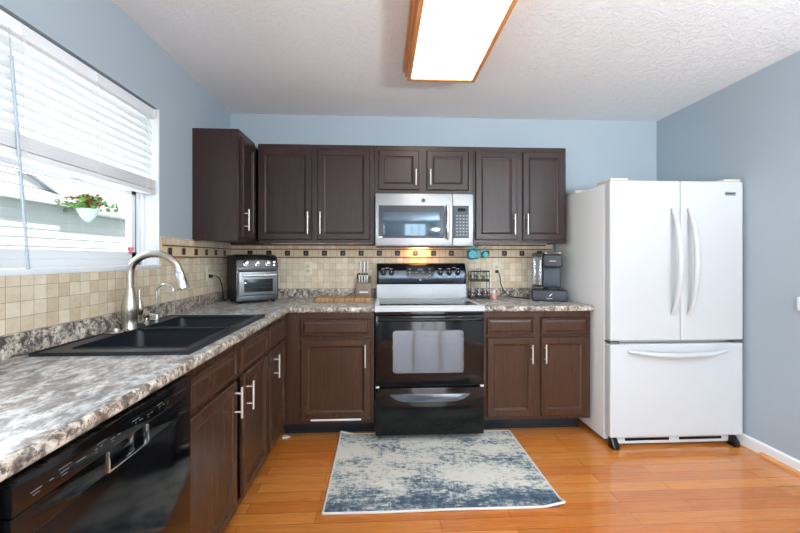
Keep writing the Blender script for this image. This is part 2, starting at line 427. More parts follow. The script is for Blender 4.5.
# baseboards
struct(MB().prism([(W, 0), (W - .014, 0), (W - .014, .068), (W - .006, .078), (W, .078)], 'y', YF, -.02).build('baseboard_right', M_trimw))
struct(MB().prism([(W - .014, 0), (W - .036, 0), (W - .034, .010), (W - .026, .018), (W - .014, .021)], 'y', YF, -.93).build('trim_1', M_oak))

# tiled splashback (one slab per wall: tile field, stone pencils, border band with inset squares)
b = MB()
b.box(0, 2.76, -.009, 0, .90, 1.268, 0).box(0, 2.76, -.009, 0, 1.336, 1.40, 0).box(0, 2.76, -.009, 0, 1.268, 1.336, 1)
for z in (1.268, 1.336): b.box(.009, 2.76, -.015, -.008, z - .006, z + .006, 2, .002)
b.box(.009, 2.70, -.0125, -.008, 1.366, 1.378, 2)
for k in range(17):
    x = .166 + k * .1548 - .154 * 0
    b.box(x - .023, x + .023, -.0125, -.008, 1.280, 1.325, 3, .001)
    b.prism([(x - .0075, 1.3025), (x, 1.295), (x + .0075, 1.3025), (x, 1.310)], 'y', -.014, -.012, 4)
for k in range(51):   # joints between the small border tiles
    x = .115 + k * .0516
    b.box(x - .0008, x + .0008, -.0093, -.008, 1.272, 1.332, 2)
struct(b.build('trim_2', [M_tileb, M_tileband, M_brownline, M_darkin, M_bronze]))
b = MB()
b.box(0, .009, WY1 + .012, -.009, .90, 1.268, 0).box(0, .009, WY1 + .012, -.009, 1.336, 1.385, 0).box(0, .009, WY1 + .012, -.009, 1.268, 1.336, 1)
b.box(0, .009, -3.3, WY1 + .012, .90, WZ0 - .012, 0)
for z in (1.268, 1.336): b.box(.008, .015, WY1 + .012, -.015, z - .006, z + .006, 2, .002)
for y in (-.916, -.761, -.602, -.451, -.299, -.14): b.box(.008, .0125, y - .021, y + .021, 1.281, 1.324, 3, .001); b.prism([(y - .0075, 1.3025), (y, 1.295), (y + .0075, 1.3025), (y, 1.310)], 'x', .012, .014, 4)
struct(b.build('trim_3', [M_tilel, M_tileband, M_brownline, M_darkin, M_bronze]))

# ------------------------------------------------------------------ window over the sink
b = MB()   # vinyl frame set deep in the opening, sill and returns
fx0, fx1 = -.15, -.085
b.box(fx0, fx1, WY0, WY0 + .04, WZ0, WZ1, 0, .003).box(fx0, fx1, WY1 - .05, WY1, WZ0, WZ1, 0, .003)
b.box(fx0, fx1, WY0, WY1, WZ1 - .04, WZ1, 0, .003).box(fx0, fx1, WY0, WY1, WZ0, WZ0 + .045, 0, .003)
b.box(fx1, -.070, WY1 - .028, WY1, WZ0, WZ1, 0, .002)
b.box(-.15, .010, WY0, WY1 + .006, WZ0 - .012, WZ0 + .012, 0, .004)       # sill board
b.box(-.15, .0015, WY1 - .004, WY1 + .004, WZ0, WZ1, 0)                    # white painted return
b.box(-.15, .0015, WY0 - .004, WY0 + .004, WZ0, WZ1, 0)
win = struct(b.build('window_1', [M_vinyl]))
b = MB()   # lower sash
sy0, sy1, sz0, sz1 = WY0 + .045, WY1 - .052, WZ0 + .045, 1.645
for a in ((sy0, sy0 + .042, sz0, sz1), (sy1 - .042, sy1, sz0, sz1), (sy0, sy1, sz0, sz0 + .04), (sy0, sy1, sz1 - .04, sz1)):
    b.box(-.118, -.090, *a, 0, .003)
b.box(-.092, -.088, sy1 - .012, sy1 - .008, sz0, sz1, 1)
b.box(-.09, -.08, -1.5, -1.43, sz1 - .03, sz1 - .012, 0, .003)
b.build('sash', [M_vinyl, M_slate], win)
b = MB()
for a in ((sy0, sy0 + .038, 1.62, WZ1 - .04), (sy1 - .038, sy1, 1.62, WZ1 - .04), (sy0, sy1, 1.60, 1.635), (sy0, sy1, WZ1 - .075, WZ1 - .04)):
    b.box(-.146, -.122, *a, 0, .003)
b.build('sash', [M_vinyl], win)
MB().box(-.107, -.103, sy0 + .03, sy1 - .03, sz0 + .03, sz1 - .03).build('pane', M_glass, win)
MB().box(-.136, -.132, sy0 + .03, sy1 - .03, 1.62, WZ1 - .06).build('pane', M_glass, win)
# glass door behind the camera, and the side window added for fill light
def plain_window(name, axis, a0, a1, z0, z1, c0, c1, bars):
    b = MB()
    def bx(u0, u1, za, zb, d0=c0, d1=c1, m=0):
        if axis == 'x': b.box(u0, u1, d0, d1, za, zb, m, .004)
        else: b.box(d0, d1, u0, u1, za, zb, m, .004)
    bx(a0, a0 + .05, z0, z1); bx(a1 - .05, a1, z0, z1); bx(a0, a1, z0, z0 + .05); bx(a0, a1, z1 - .05, z1)
    for t in bars: bx(a0 + (a1 - a0) * t - .025, a0 + (a1 - a0) * t + .025, z0, z1)
    if name != 'door_1': bx(a0, a1, (z0 + z1) / 2 - .02, (z0 + z1) / 2 + .02)
    w = struct(b.build(name, M_vinyl)); b = MB(); cm = (c0 + c1) / 2
    bx(a0 + .04, a1 - .04, z0 + .04, z1 - .04, cm - .002, cm + .002)
    b.build('pane', M_glass, w)
plain_window('door_1', 'x', FX0, FX1, FZ0, FZ1, YF - .12, YF - .06, (.36, .68))
plain_window('added_window', 'y', RY0, RY1, RZ0, RZ1, -.12, -.06, (.5,))  # unseen window, added as an opening for the side fill

# ------------------------------------------------------------------ outdoors
house = thing('house', 'white sided neighbouring house with pale roof seen through the window', 'house', (-2.5, 1.5, -.6))
b = MB()
z = -.6; k = 0
while z < 1.84:
    b.prism([(-2.5, z), (-2.484, z), (-2.5, z + .098)], 'y', -3.5, 8, 0); z += .095
b.box(-2.7, -2.5, -3.5, 8, -.6, 1.86, 0)
b.build('wall', [M_siding], house)
b = MB()   # gable that rises to the left
def rk(y): return 1.87 + .45 * (1.56 - y)
b.prism([(-3.5, 1.84), (1.5, 1.84), (1.5, rk(1.5)), (-1.6, rk(-1.6)), (-3.5, 2.6)], 'x', -2.7, -2.5)
z = 1.84
while z < 3.2:
    y1 = 1.56 - (z + .05 - 1.87) / .45
    b.prism([(-2.5, z), (-2.484, z), (-2.5, z + .098)], 'y', -3.5, min(y1, 1.5), 0); z += .095
b.build('gable', M_siding, house)
b = MB(); b.prism([(1.66, rk(1.66)), (1.66, rk(1.66) + .05), (-1.7, rk(-1.7) + .05), (-1.7, rk(-1.7))], 'x', -2.72, -2.44)
b.build('rake_board', M_gutter, house)
MB().box(-2.62, -2.30, 1.40, 8, 1.80, 1.85, 0, .01).build('gutter', M_gutter, house)
b = MB(); b.prism([(-2.32, 1.85), (-2.32, 1.90), (-7.5, 5.6), (-7.5, 5.5)], 'y', -2.5, 8)
b.build('roof', M_shingle, house)
struct(MB().box(-9, -T - .02, -9, 10, -.75, -.6).build('ground', M_ground, smooth=False))

fl = thing('hanging_basket', 'white hanging pot of red flowers seen outside the window', 'plant', (-.60, -.728, 1.49))
px, py, pz = -.60, -.728, 1.49
MB().lathe((px, py, pz), [(.004, 0), (.018, .006), (.036, .03), (.056, .068), (.060, .084), (.055, .086), (.045, .080)], 20).build('pot', M_whitepl, fl)
b = MB()
for i in range(330):
    a = random.uniform(0, 6.28); rr_ = min(.135, abs(random.gauss(0, .07))); q = Vector((px + rr_ * math.cos(a), py + rr_ * 1.25 * math.sin(a), pz + .085 + random.uniform(0, .085) * (1.1 - rr_ * 4)))
    d = Vector((random.uniform(-1, 1), random.uniform(-1, 1), random.uniform(-.3, .8))).normalized() * .019; e = d.cross(Vector((random.random(), random.random(), 1))).normalized() * .010
    vs_ = [b.bm.verts.new(q - d), b.bm.verts.new(q + e), b.bm.verts.new(q + d), b.bm.verts.new(q - e)]; b.bm.faces.new(vs_)
b.build('leaves', M_green, fl)
for i in range(26):
    b = MB(); a = random.uniform(0, 6.28); rr_ = random.uniform(.02, .125); q = (px + rr_ * .8 * math.cos(a), py + rr_ * math.sin(a), pz + .10 + random.uniform(0, .085) * (1.2 - rr_ * 5))
    b.lathe(q, [(.002, -.006), (.010, 0), (.007, .007), (.002, .009)], 6)
    b.build('flower', M_red, fl)
b = MB()
for a in (0, 2.1, 4.2): b.tube([(px + .07 * math.cos(a), py + .07 * math.sin(a), pz + .088), (px, py, pz + .34)], .0013, 6)
b.tube([(px, py, pz + .34), (px, py, 2.3), (px + .06, py, 2.33), (-.155, py, 2.33)], .003, 6)
b.build('hanger', M_whitepl, fl)

# ------------------------------------------------------------------ window blind
bl = thing('window_blind', 'white faux wood slatted blind half raised in the kitchen window', 'blind', (-.03, -1.46, 1.6))
by0, by1 = -1.905, -1.022
b = MB(); b.box(-.062, -.008, by0, by1, 2.048, 2.098, 0, .004)
for y in (-1.03, -1.45, -1.80): b.box(-.010, -.004, y - .012, y + .006, 2.055, 2.09, 0, .002)
b.build('headrail', M_vinyl, bl)
b = MB(); ang = R(66)
for i in range(9):
    zc = 2.022 - i * .0385; c_, s_ = math.cos(ang) * .025, math.sin(ang) * .025
    # room edge low, outer edge high
    pts = []
    for t in (-1, -.5, 0, .5, 1): pts.append((-.036 + c_ * -t + .0016 * (1 - t * t), zc + s_ * t + .002 * (1 - t * t)))
    for t in (1, .5, 0, -.5, -1): pts.append((-.036 + c_ * -t - .0012 + .0016 * (1 - t * t), zc + s_ * t - .0012 + .002 * (1 - t * t)))
    b.prism(pts, 'y', by0, by1, 0)
b.build('slats', M_slat, bl)
b = MB()
for i in range(9):
    zz = 1.648 + i * .0060
    b.box(-.061 + .0006 * (i % 3), -.011 - .0008 * (i % 2), by0, by1, zz, zz + .0054, 0, .0008, 1)
b.build('stacked_slats', M_vinyl, bl)
MB().box(-.062, -.010, by0, by1, 1.620, 1.645, 0, .004).build('bottom_rail', M_vinyl, bl)
b = MB()
for y in (-1.10, -1.45, -1.80):
    b = MB()
    for x in (-.0105, -.0635): b.tube([(x, y, 2.05), (x, y, 1.62)], .0012, 6)
    b.tube([(-.0105, y, 1.645), (-.0635, y, 1.645)], .0012, 6)
    b.tube([(-.0085, y, 1.70), (-.004, y + .01, 1.675), (-.006, y + .02, 1.655), (-.0105, y, 1.64)], .0012, 6)
    b.build('ladder_cord', M_whitepl, bl)
b = MB(); b.tube([(-.004, -1.860, 2.05), (.001, -1.857, 1.95)], .002, 6); b.tube([(.001, -1.857, 1.955), (.013, -1.809, 1.222)], .0052, 6)
b.build('tilt_wand', M_wandpl, bl)
b = MB(); b.tube([(-.006, -1.07, 2.05), (-.004, -1.067, 1.62), (.020, -1.05, 1.21), (.022, -1.048, 1.095)], .0012, 6)
b.lathe((.022, -1.048, 1.052), [(.004, 0), (.009, .006), (.008, .03), (.003, .044)], 10)
b.build('lift_cord', M_cream, bl)

hd = MB()
q = []
for i in range(28):
    t = 2 * math.pi * i / 28
    q.append((-1.112 + .024 * math.sin(t) ** 3, 1.306 + .0015 * (13 * math.cos(t) - 5 * math.cos(2 * t) - 2 * math.cos(3 * t) - math.cos(4 * t))))
hd.prism(q, 'x', -.0895, -.0870)
tag(hd.build('heart_ornament', mat('red_translucent_heart', (226, 110, 120), .3, var=.15, bscale=80), loc=(-.09, -1.11, 1.28)), 'small red heart sticker low on the window glass', 'ornament')

# ------------------------------------------------------------------ cabinets
DOOR = [(0, 0), (0, .013), (.005, .0185), (.045, .0185), (.049, .0125), (.058, .0095), (.0605, .0065)]
DRAW = [(0, 0), (0, .013), (.004, .0185), (.013, .0185), (.017, .012), (.030, .0165)]
def pull(cab_door, x, z0, z1, y):
    b = MB(); zc = (z1 - z0)
    b.tube([(x, y - .030, z0), (x, y - .030, z1)], .0052, 10)
    for z in (z0 + zc * .2, z1 - zc * .2): b.tube([(x, y, z), (x, y - .030, z)], .004, 8)
    o = b.build('handle', M_pull, cab_door, local=True); return o
def leaf(root, m, x0, x1, z0, z1, y, hx=None, hz=None, kind='door', hinge=None):
    b = MB(); small = (x1 - x0 < .34 and kind == 'door')
    prof = DOOR if kind == 'door' else DRAW
    b.rings(x0, x1, z0, z1, y - .0005, prof)
    d = b.build(kind, m, root, local=True, smooth=False)
    if hx is not None: pull(d, hx, hz[0], hz[1], y - .018)
    if hinge is not None:
        for zz in (z0 + .045, z1 - .075):
            MB().box(hinge - .0045, hinge + .0045, y - .009, y - .0002, zz, zz + .034, 0, .001).tube([(hinge, y - .010, zz - .002), (hinge, y - .010, zz + .036)], .003, 8).build('hinge', M_brass, d, local=True)
    return d
def carcass(root, m, w, d, z0, z1, stiles, rails, floorz=None):
    """panels plus face frame; local x 0..w, back at y=0, face at y=-d"""
    b = MB(); t = .016; f = .019
    b.box(0, t, -d + f, -.012, z0, z1).box(w - t, w, -d + f, -.012, z0, z1).box(t, w - t, -d + f, -.012, z0, z0 + t)
    b.box(t, w - t, -.018, -.012, z0 + t, z1)
    for a, c in stiles: b.box(a, c, -d, -d + f, z0, z1, 0, .001, 1)
    ss = sorted(stiles)
    for a, c in rails:
        for i in range(len(ss) - 1):
            b.box(ss[i][1], ss[i + 1][0], -d + .0003, -d + f, a, c, 0)
    return b.build('body', m, root, local=True)
def kick(root, x0, x1, y, z1):
    return MB().box(x0, x1, y - .004, y + .012, 0.0, z1).box(x0, x1, y - .009, y - .004, 0, .012).build('toe_kick', M_kick, root, local=True)

D, ZB, ZT = .615, .125, .888
# corner-side back run cabinet
c = thing('base_cabinet', 'dark brown base cabinet between the corner and the range', 'cabinet', (.617, 0, 0))
carcass(c, M_cab, .600, D, ZB, ZT, [(0, .105), (.572, .600)], [(ZB, .155), (.705, .727), (.845, ZT)])
leaf(c, M_cab, .100, .578, .727, .843, -D, kind='drawer')
d = leaf(c, M_cab, .100, .578, .158, .706, -D, .540, (.517, .672), hinge=.094)
MB().box(.170, .512, -D - .026, -D - .0185, .152, .163, 0, .002).build('edge_strip', M_whitepl, d, local=True)['label'] = 'white strip along the lower edge of the door'
kick(c, -.04, .600, -.47, ZB)
# right cabinet
c = thing('base_cabinet', 'dark brown double door base cabinet between the range and the fridge', 'cabinet', (1.985, 0, 0))
carcass(c, M_cab, .765, D, ZB, ZT, [(0, .030), (.348, .412), (.735, .765)], [(ZB, .155), (.705, .727), (.845, ZT)])
for x0, x1, hx, hg in ((.020, .355, .332, .014), (.404, .745, .428, .751)):
    leaf(c, M_cab, x0, x1, .727, .843, -D, kind='drawer')
    leaf(c, M_cab, x0, x1, .150, .706, -D, hx, (.528, .660), hinge=hg)
kick(c, 0, .755, -.47, ZB)
# left run: local x -> world +y
c = thing('base_cabinet', 'dark brown sink base cabinet with its door pulls facing one another', 'cabinet', (0, -1.950, 0), R(90))
carcass(c, M_cab, .892, D, ZB, ZT, [(0, .030), (.868, .892)], [(ZB, .150), (.715, .738), (.85, ZT)])
MB().box(.428, .492, -D, -D + .019, .715, ZT).build('stile', M_cab, c, local=True)
leaf(c, M_cab, .020, .432, .738, .856, -D, kind='drawer'); leaf(c, M_cab, .492, .878, .738, .856, -D, kind='drawer')
leaf(c, M_cab, .020, .432, .150, .720, -D, .404, (.566, .700), hinge=.014)
leaf(c, M_cab, .506, .878, .150, .720, -D, .548, (.548, .682), hinge=.884)
kick(c, 0, .892, -.53, ZB)
c = thing('base_cabinet', 'narrow dark brown base cabinet beside the inside corner of the counter', 'cabinet', (0, -1.056, 0), R(90))
carcass(c, M_cab, .438, D, ZB, ZT, [(0, .022), (.360, .438)], [(ZB, .150), (.715, .738), (.85, ZT)])
leaf(c, M_cab, .014, .366, .738, .856, -D, kind='drawer')
leaf(c, M_cab, .014, .366, .150, .720, -D, .104, (.552, .688), hinge=None)
kick(c, 0, .50, -.53, ZB)

# upper cabinets
UZ0, UZ1, UD = 1.379, 2.134, .305
def upper(label, loc, w, z0, z1, stiles, doors, rot=0, dz=(.024, .040), mt=.03):
    c = thing('wall_cabinet', label, 'cabinet', loc, rot)
    b = MB(); t = .016; f = .019; d = UD
    b.box(0, t, -d + f, 0, z0, z1).box(w - t, w, -d + f, 0, z0, z1).box(t, w - t, -d + f, -.001, z0 + .012, z0 + .012 + t).box(t, w - t, -d + f, -.001, z1 - t, z1)
    b.box(t, w - t, -.006, 0, z0 + .012, z1)
    ss = sorted(stiles)
    for a, e in ss: b.box(a, e, -d, -d + f, z0, z1, 0, .001, 1)
    for i in range(len(ss) - 1):
        b.box(ss[i][1], ss[i + 1][0], -d + .0003, -d + f, z0, z0 + .04); b.box(ss[i][1], ss[i + 1][0], -d + .0003, -d + f, z1 - .045, z1)
    b.build('body', M_cabu, c, local=True)
    for x0, x1, hx, hz, hg in doors: leaf(c, M_cabu, x0, x1, z0 + dz[0], z1 - dz[1], -d, hx, hz, hinge=hg)
    return c
upper('dark upper cabinet on the left wall beside the window, plain side panel showing', (.0, -.632, 0), .629, UZ0, UZ1, [(0, .040), (.295, .325)], [(.036, .288, .060, (1.452, 1.600), .293)], R(90))
upper('dark upper cabinet with two tall doors between the corner and the microwave', (.326, 0, 0), .888, UZ0, UZ1, [(0, .03), (.400, .465), (.850, .888)],
      [(.006, .410, .384, (1.445, 1.612), None), (.453, .854, .477, (1.445, 1.612), .860)])
upper('short dark upper cabinet directly above the microwave', (1.215, 0, 0), .772, 1.750, UZ1, [(0, .035), (.335, .42), (.735, .772)],
      [(.030, .344, .318, (1.822, 1.945), .024), (.404, .728, .430, (1.822, 1.945), .734)], dz=(.040, .040))
upper('dark upper cabinet with two tall doors right of the microwave, next to the fridge', (1.988, 0, 0), .742, UZ0, UZ1, [(0, .03), (.335, .40), (.71, .742)],
      [(.014, .344, .318, (1.445, 1.605), .008), (.391, .724, .420, (1.445, 1.605), .730)])

# ------------------------------------------------------------------ countertops
def slab(cells, z0, z1, front):
    """cells: rectangles forming the plan; front(edge mid)->bool chooses rounded edges"""
    bm = bmesh.new(); vd = {}
    def V(x, y):
        k = (round(x, 4), round(y, 4))
        if k not in vd: vd[k] = bm.verts.new((x, y, z1))
        return vd[k]
    xs = sorted({c for r_ in cells for c in r_[:2]}); ys = sorted({c for r_ in cells for c in r_[2:4]})
    for i in range(len(xs) - 1):
        for j in range(len(ys) - 1):
            mx, my = (xs[i] + xs[i + 1]) / 2, (ys[j] + ys[j + 1]) / 2
            if any(a < mx < b_ and c_ < my < d_ for a, b_, c_, d_ in cells):
                bm.faces.new((V(xs[i], ys[j]), V(xs[i + 1], ys[j]), V(xs[i + 1], ys[j + 1]), V(xs[i], ys[j + 1])))
    r_ = bmesh.ops.extrude_face_region(bm, geom=bm.faces[:])
    vv = [g for g in r_['geom'] if isinstance(g, bmesh.types.BMVert)]
    bmesh.ops.translate(bm, vec=(0, 0, z0 - z1), verts=vv)
    bmesh.ops.recalc_face_normals(bm, faces=bm.faces[:])
    es = [e for e in bm.edges if abs(e.verts[0].co.z - e.verts[1].co.z) < 1e-6 and e.is_manifold and abs(e.link_faces[0].normal.z - e.link_faces[1].normal.z) > .5 or False]
    es = [e for e in es if front((e.verts[0].co + e.verts[1].co) / 2)]
    bmesh.ops.bevel(bm, geom=es, offset=.013, segments=4, affect='EDGES', profile=.5)
    return bm
CZ0, CZ1 = .888, .926
ct = thing('countertop', 'L-shaped speckled laminate countertop around the sink and corner', 'countertop', (.3, -1.2, CZ0))
bm_ = slab([(.001, .645, -3.25, -1.84), (.001, .13, -1.84, -1.05), (.57, .645, -1.84, -1.05), (.001, .645, -1.05, -.001), (.645, 1.219, -.645, -.001)], CZ0, CZ1,
           lambda q: (abs(q.x - .645) < 1e-3 and q.y < -.64) or (abs(q.y + .645) < 1e-3 and q.x > .64))
b = MB(); b.bm.free(); b.bm = bm_
for f in b.bm.faces:
    if f.normal.z < .9: f.material_index = 1
b.build('slab', [M_gran, M_grane], ct)
b = MB(); b.box(.0095, .029, -3.25, -.0095, CZ1, 1.003, 0, .003).build('splash_lip', M_grane, ct)
b = MB(); b.box(.0295, 1.219, -.029, -.0095, CZ1, 1.003, 0, .003).build('splash_lip', M_grane, ct)
ct = thing('countertop', 'short speckled laminate countertop under the coffee maker beside the fridge', 'countertop', (2.37, -.3, CZ0))
bm_ = slab([(1.980, 2.768, -.645, -.001)], CZ0, CZ1, lambda q: abs(q.y + .645) < 1e-3 or abs(q.x - 2.768) < 1e-3)
b = MB(); b.bm.free(); b.bm = bm_
for f in b.bm.faces:
    if f.normal.z < .9: f.material_index = 1
b.build('slab', [M_gran, M_grane], ct)
MB().box(1.980, 2.755, -.029, -.0095, CZ1, 1.003, 0, .003).build('splash_lip', M_grane, ct)

# ------------------------------------------------------------------ sink
sk = thing('kitchen_sink', 'black double bowl drop-in sink set in the countertop under the window', 'sink', (.34, -1.45, CZ1))
bowls = [(.155, .553, -1.795, -1.435), (.155, .553, -1.390, -1.078)]
X0, X1, Y0, Y1 = .072, .603, -1.872, -1.030
cells = [(X0, bowls[0][0], Y0, Y1), (bowls[0][1], X1, Y0, Y1), (bowls[0][0], bowls[0][1], Y0, bowls[0][2]), (bowls[0][0], bowls[0][1], bowls[0][3], bowls[1][2]), (bowls[0][0], bowls[0][1], bowls[1][3], Y1)]
bm_ = slab(cells, CZ1 - .0, CZ1 + .009, lambda q: True)
b = MB(); b.bm.free(); b.bm = bm_
b.build('rim', M_sink, sk)
for i, (x0, x1, y0, y1) in enumerate(bowls):
    b = MB(); bm = b.bm; e = .018; zt, zb = CZ1 + .004, .735
    x0 -= .004; x1 += .004; y0 -= .004; y1 += .004
    def loop(x0, x1, y0, y1, z, r, sg=4):
        vs_ = []
        for cx_, cy_, a0 in ((x1 - r, y1 - r, 0), (x0 + r, y1 - r, 90), (x0 + r, y0 + r, 180), (x1 - r, y0 + r, 270)):
            for k in range(sg + 1):
                a = R(a0 + 90 * k / sg); vs_.append(bm.verts.new((cx_ + r * math.cos(a), cy_ + r * math.sin(a), z)))
        return vs_
    L = [loop(x0, x1, y0, y1, zt, .035), loop(x0 + e * .8, x1 - e * .8, y0 + e * .8, y1 - e * .8, zb + .03, .04), loop(x0 + e * 1.3, x1 - e * 1.3, y0 + e * 1.3, y1 - e * 1.3, zb + .008, .04), loop(x0 + e * 2.4, x1 - e * 2.4, y0 + e * 2.4, y1 - e * 2.4, zb, .04)]
    nn = len(L[0])
    for a_, c_ in zip(L[:-1], L[1:]):
        for k in range(nn): bm.faces.new((a_[k], a_[(k + 1) % nn], c_[(k + 1) % nn], c_[k]))
    bm.faces.new(L[-1])
    o = b.build('bowl', M_sink, sk)
    cx_, cy_ = (x0 + x1) / 2, (y0 + y1) / 2
    MB().lathe((cx_, cy_, zb - .002), [(.045, 0), (.045, .005), (.036, .006), (.032, .003), (.010, .003), (.008, .010)], 20).build('drain', M_chrome, o)

# faucets and deck fittings
SZ = CZ1 + .009
fx, fy = .108, -1.418
fa = thing('kitchen_faucet', 'tall brushed nickel gooseneck faucet with pull-down spray head', 'faucet', (fx, fy, SZ))
b = MB(); b.lathe((fx, fy, SZ), [(.032, 0), (.032, .004), (.029, .010), (.030, .05), (.035, .085), (.034, .11), (.026, .145), (.0205, .17), (.019, .19)], 28).build('body', M_nickel, fa)
arc = [(fx, fy, SZ + .185), (fx, fy, SZ + .254)]
for k in range(1, 15):
    a = R(180 - 165 * k / 14); arc.append((fx + .110 + .110 * math.cos(a), fy, SZ + .254 + .092 * math.sin(a)))
ex = arc[-1]
MB().tube(arc, .0162, 16).build('spout', M_nickel, fa)
sh = MB(); dv = Vector((.26, 0, -1)).normalized()
sh.lathe(ex, [(.0172, -.003), (.0178, .012), (.0178, .016), (.0190, .018), (.0215, .06), (.0275, .092), (.026, .097), (.016, .097)], 24, 0, dv)
sh.lathe(Vector(ex) + dv * .0165, [(.0193, 0), (.0193, .002)], 24, 1, dv)
sh.tube([Vector(ex) + dv * .03 + Vector((.018, 0, 0)), Vector(ex) + dv * .06 + Vector((.023, 0, 0))], .004, 8, 1)
sh.build('spray_head', [M_chrome, M_blackm], fa)
b = MB(); b.tube([(fx + .01, fy + .02, SZ + .075), (fx + .002, fy + .062, SZ + .078)], .011, 12)
b.lathe((fx, fy + .067, SZ + .055), [(.012, 0), (.0165, .012), (.0175, .03), (.012, .055), (.0075, .08), (.0085, .105), (.0075, .118), (.002, .121)], 18)
b.build('handle', M_nickel, fa)
f2 = thing('water_filter_faucet', 'slim chrome filtered-water tap standing beside the tall faucet', 'faucet', (.10, -1.200, SZ))
b = MB(); b.lathe((.10, -1.2, SZ), [(.016, 0), (.016, .006), (.010, .012), (.008, .03), (.006, .034)], 16)
pts = [(.10, -1.2, SZ + .03), (.10, -1.2, SZ + .150)]
for k in range(1, 11):
    a = R(180 - 150 * k / 10); pts.append((.10 + .045 + .045 * math.cos(a), -1.2, SZ + .150 + .04 * math.sin(a)))
b.tube(pts, .0048, 10); b.lathe(Vector(pts[-1]) - Vector((0, 0, .004)), [(.0075, .004), (.0075, -.012)], 10, 0)
b.build('spout', M_chrome, f2)
MB().tube([(.10, -1.2, SZ + .028), (.072, -1.215, SZ + .040)], .0035, 8).build('lever', M_chrome, f2)
b = MB(); b.lathe((.105, -1.292, SZ), [(.019, 0), (.019, .005), (.012, .012), (.011, .030), (.014, .034), (.014, .046), (.009, .050)], 18)
b.tube([(.105, -1.292, SZ + .042), (.135, -1.315, SZ + .047), (.148, -1.322, SZ + .040)], .0042, 8)
tag(b.build('soap_dispenser', M_nickel, loc=(.105, -1.292, SZ)), 'squat nickel soap pump between the two faucets', 'soap dispenser')
b = MB(); b.lathe((.105, -1.505, SZ), [(.038, 0), (.041, .003), (.038, .007), (.016, .009), (.014, .018), (.006, .021)], 24)
tag(b.build('hole_cover', M_nickel, loc=(.105, -1.505, SZ)), 'flat round metal cap on the sink deck beside the faucet base', 'sink cap')

# ------------------------------------------------------------------ dishwasher and neighbour
dw = thing('dishwasher', 'glossy black built-in dishwasher under the counter at the near left', 'dishwasher', (.33, -2.25, 0))
y0, y1 = -2.545, -1.956
MB().box(.03, .618, y0 + .004, y1 - .004, .10, .884, 0, .002).build('body', M_blackm, dw)
b = MB()   # door front with handle pocket cut into it
b.box(.620, .650, y0, y1, .115, .775, 0, .004)
b.box(.620, .650, y0, -2.322, .7755, .822, 0, .001).box(.620, .650, -2.178, y1, .7755, .822, 0, .001)
b.box(.620, .628, -2.322, -2.178, .775, .822, 0)
door = b.build('door', M_black, dw)
b = MB(); b.box(.640, .653, -2.324, -2.176, .7735, .778, 0, .001).box(.640, .653, -2.324, -2.319, .776, .822, 0, .001).box(.640, .653, -2.181, -2.176, .776, .822, 0, .001)
b.build('handle', M_chrome, door)
b = MB(); b.box(.620, .652, y0, y1, .824, .882, 0, .004)
for i, (yy, ww) in enumerate([(-2.50, .02), (-2.47, .008), (-2.44, .018), (-2.40, .02), (-2.36, .006), (-2.345, .006), (-2.31, .012), (-2.29, .008), (-2.23, .004), (-2.21, .012), (-2.18, .008), (-2.165, .008), (-2.13, .004), (-2.11, .007), (-2.09, .007)]):
    b.box(.6518, .6525, yy - ww * .6, yy + ww * .5, .8468, .8482, 1)
    if i % 2 == 0: b.box(.6518, .6525, yy - ww * .4, yy + ww * .3, .8405, .8415, 1)
    if i in (2, 5, 8, 12): b.box(.6518, .6525, yy - .014, yy + .014, .855, .8560, 1)
for i in range(8): b.box(.6518, .6525, -2.062 + i * .009, -2.058 + i * .009, .852, .8532, 1)
b.build('control_panel', [M_black, mat('dim_print', (120, 124, 128), .5, var=.03)], dw)
MB().box(.55, .565, y0, y1, 0, .10).build('toe_kick', M_kick, dw)
ap = thing('appliance', 'black slab-sided appliance at the near end of the counter, beside the dishwasher', 'appliance', (.33, -2.85, 0))
MB().box(.03, .60, -3.14, -2.556, .02, .876, 0, .002).build('body', M_blackm, ap)
b = MB(); b.box(.602, .632, -3.14, -2.556, .06, .872, 0, .004)
for i in range(6): b.box(.632, .634, -2.66, -2.58, .73 + i * .012, .734 + i * .012, 1)
b.build('front_panel', [M_blackm, M_slate], ap)

# ------------------------------------------------------------------ range
rx0, rx1 = 1.226, 1.974
rg = thing('range', 'freestanding electric range, black oven front and white cooktop rim', 'range', (1.6, -.33, 0))
b = MB(); b.box(rx0, rx1, -.625, -.035, .05, .895, 0, .003)
for x in (rx0 + .05, rx1 - .05):
    for y in (-.45, -.10): b.lathe((x, y, 0), [(.018, 0), (.018, .012), (.01, .014), (.01, .05)], 12)
b.build('body', M_blackm, rg)
b = MB()   # white cooktop frame with raised front lip
b.box(rx0 - .004, rx1 + .004, -.672, -.10, .896, .926, 0, .005)
b.box(rx0 - .004, rx1 + .004, -.672, -.628, .926, .936, 0, .004).box(rx0 - .004, rx0 + .028, -.628, -.10, .926, .934, 0, .003).box(rx1 - .028, rx1 + .004, -.628, -.10, .926, .934, 0, .003)
ctop = b.build('cooktop', M_white, rg)
b = MB(); b.box(rx0 + .028, rx1 - .028, -.628, -.13, .926, .931, 0, .001)
b.build('glass_top', M_blackglass, ctop)
for cx_, cy_, rr_ in ((1.40, -.50, .10), (1.80, -.50, .085), (1.40, -.26, .078), (1.80, -.26, .10)):
    b = MB()
    for k in range(48):
        a0, a1 = 2 * math.pi * k / 48, 2 * math.pi * (k + 1) / 48
        vs_ = [b.bm.verts.new((cx_ + q_ * math.cos(a), cy_ + q_ * math.sin(a), .9313)) for a, q_ in ((a0, rr_), (a1, rr_), (a1, rr_ - .003), (a0, rr_ - .003))]
        b.bm.faces.new(vs_)
    b.build('burner_ring', M_btn, ctop)
b = MB(); b.prism([(-.135, .926), (-.128, 1.045), (-.04, 1.045), (-.04, .926)], 'x', rx0 + .002, rx1 - .002, 0, .004)
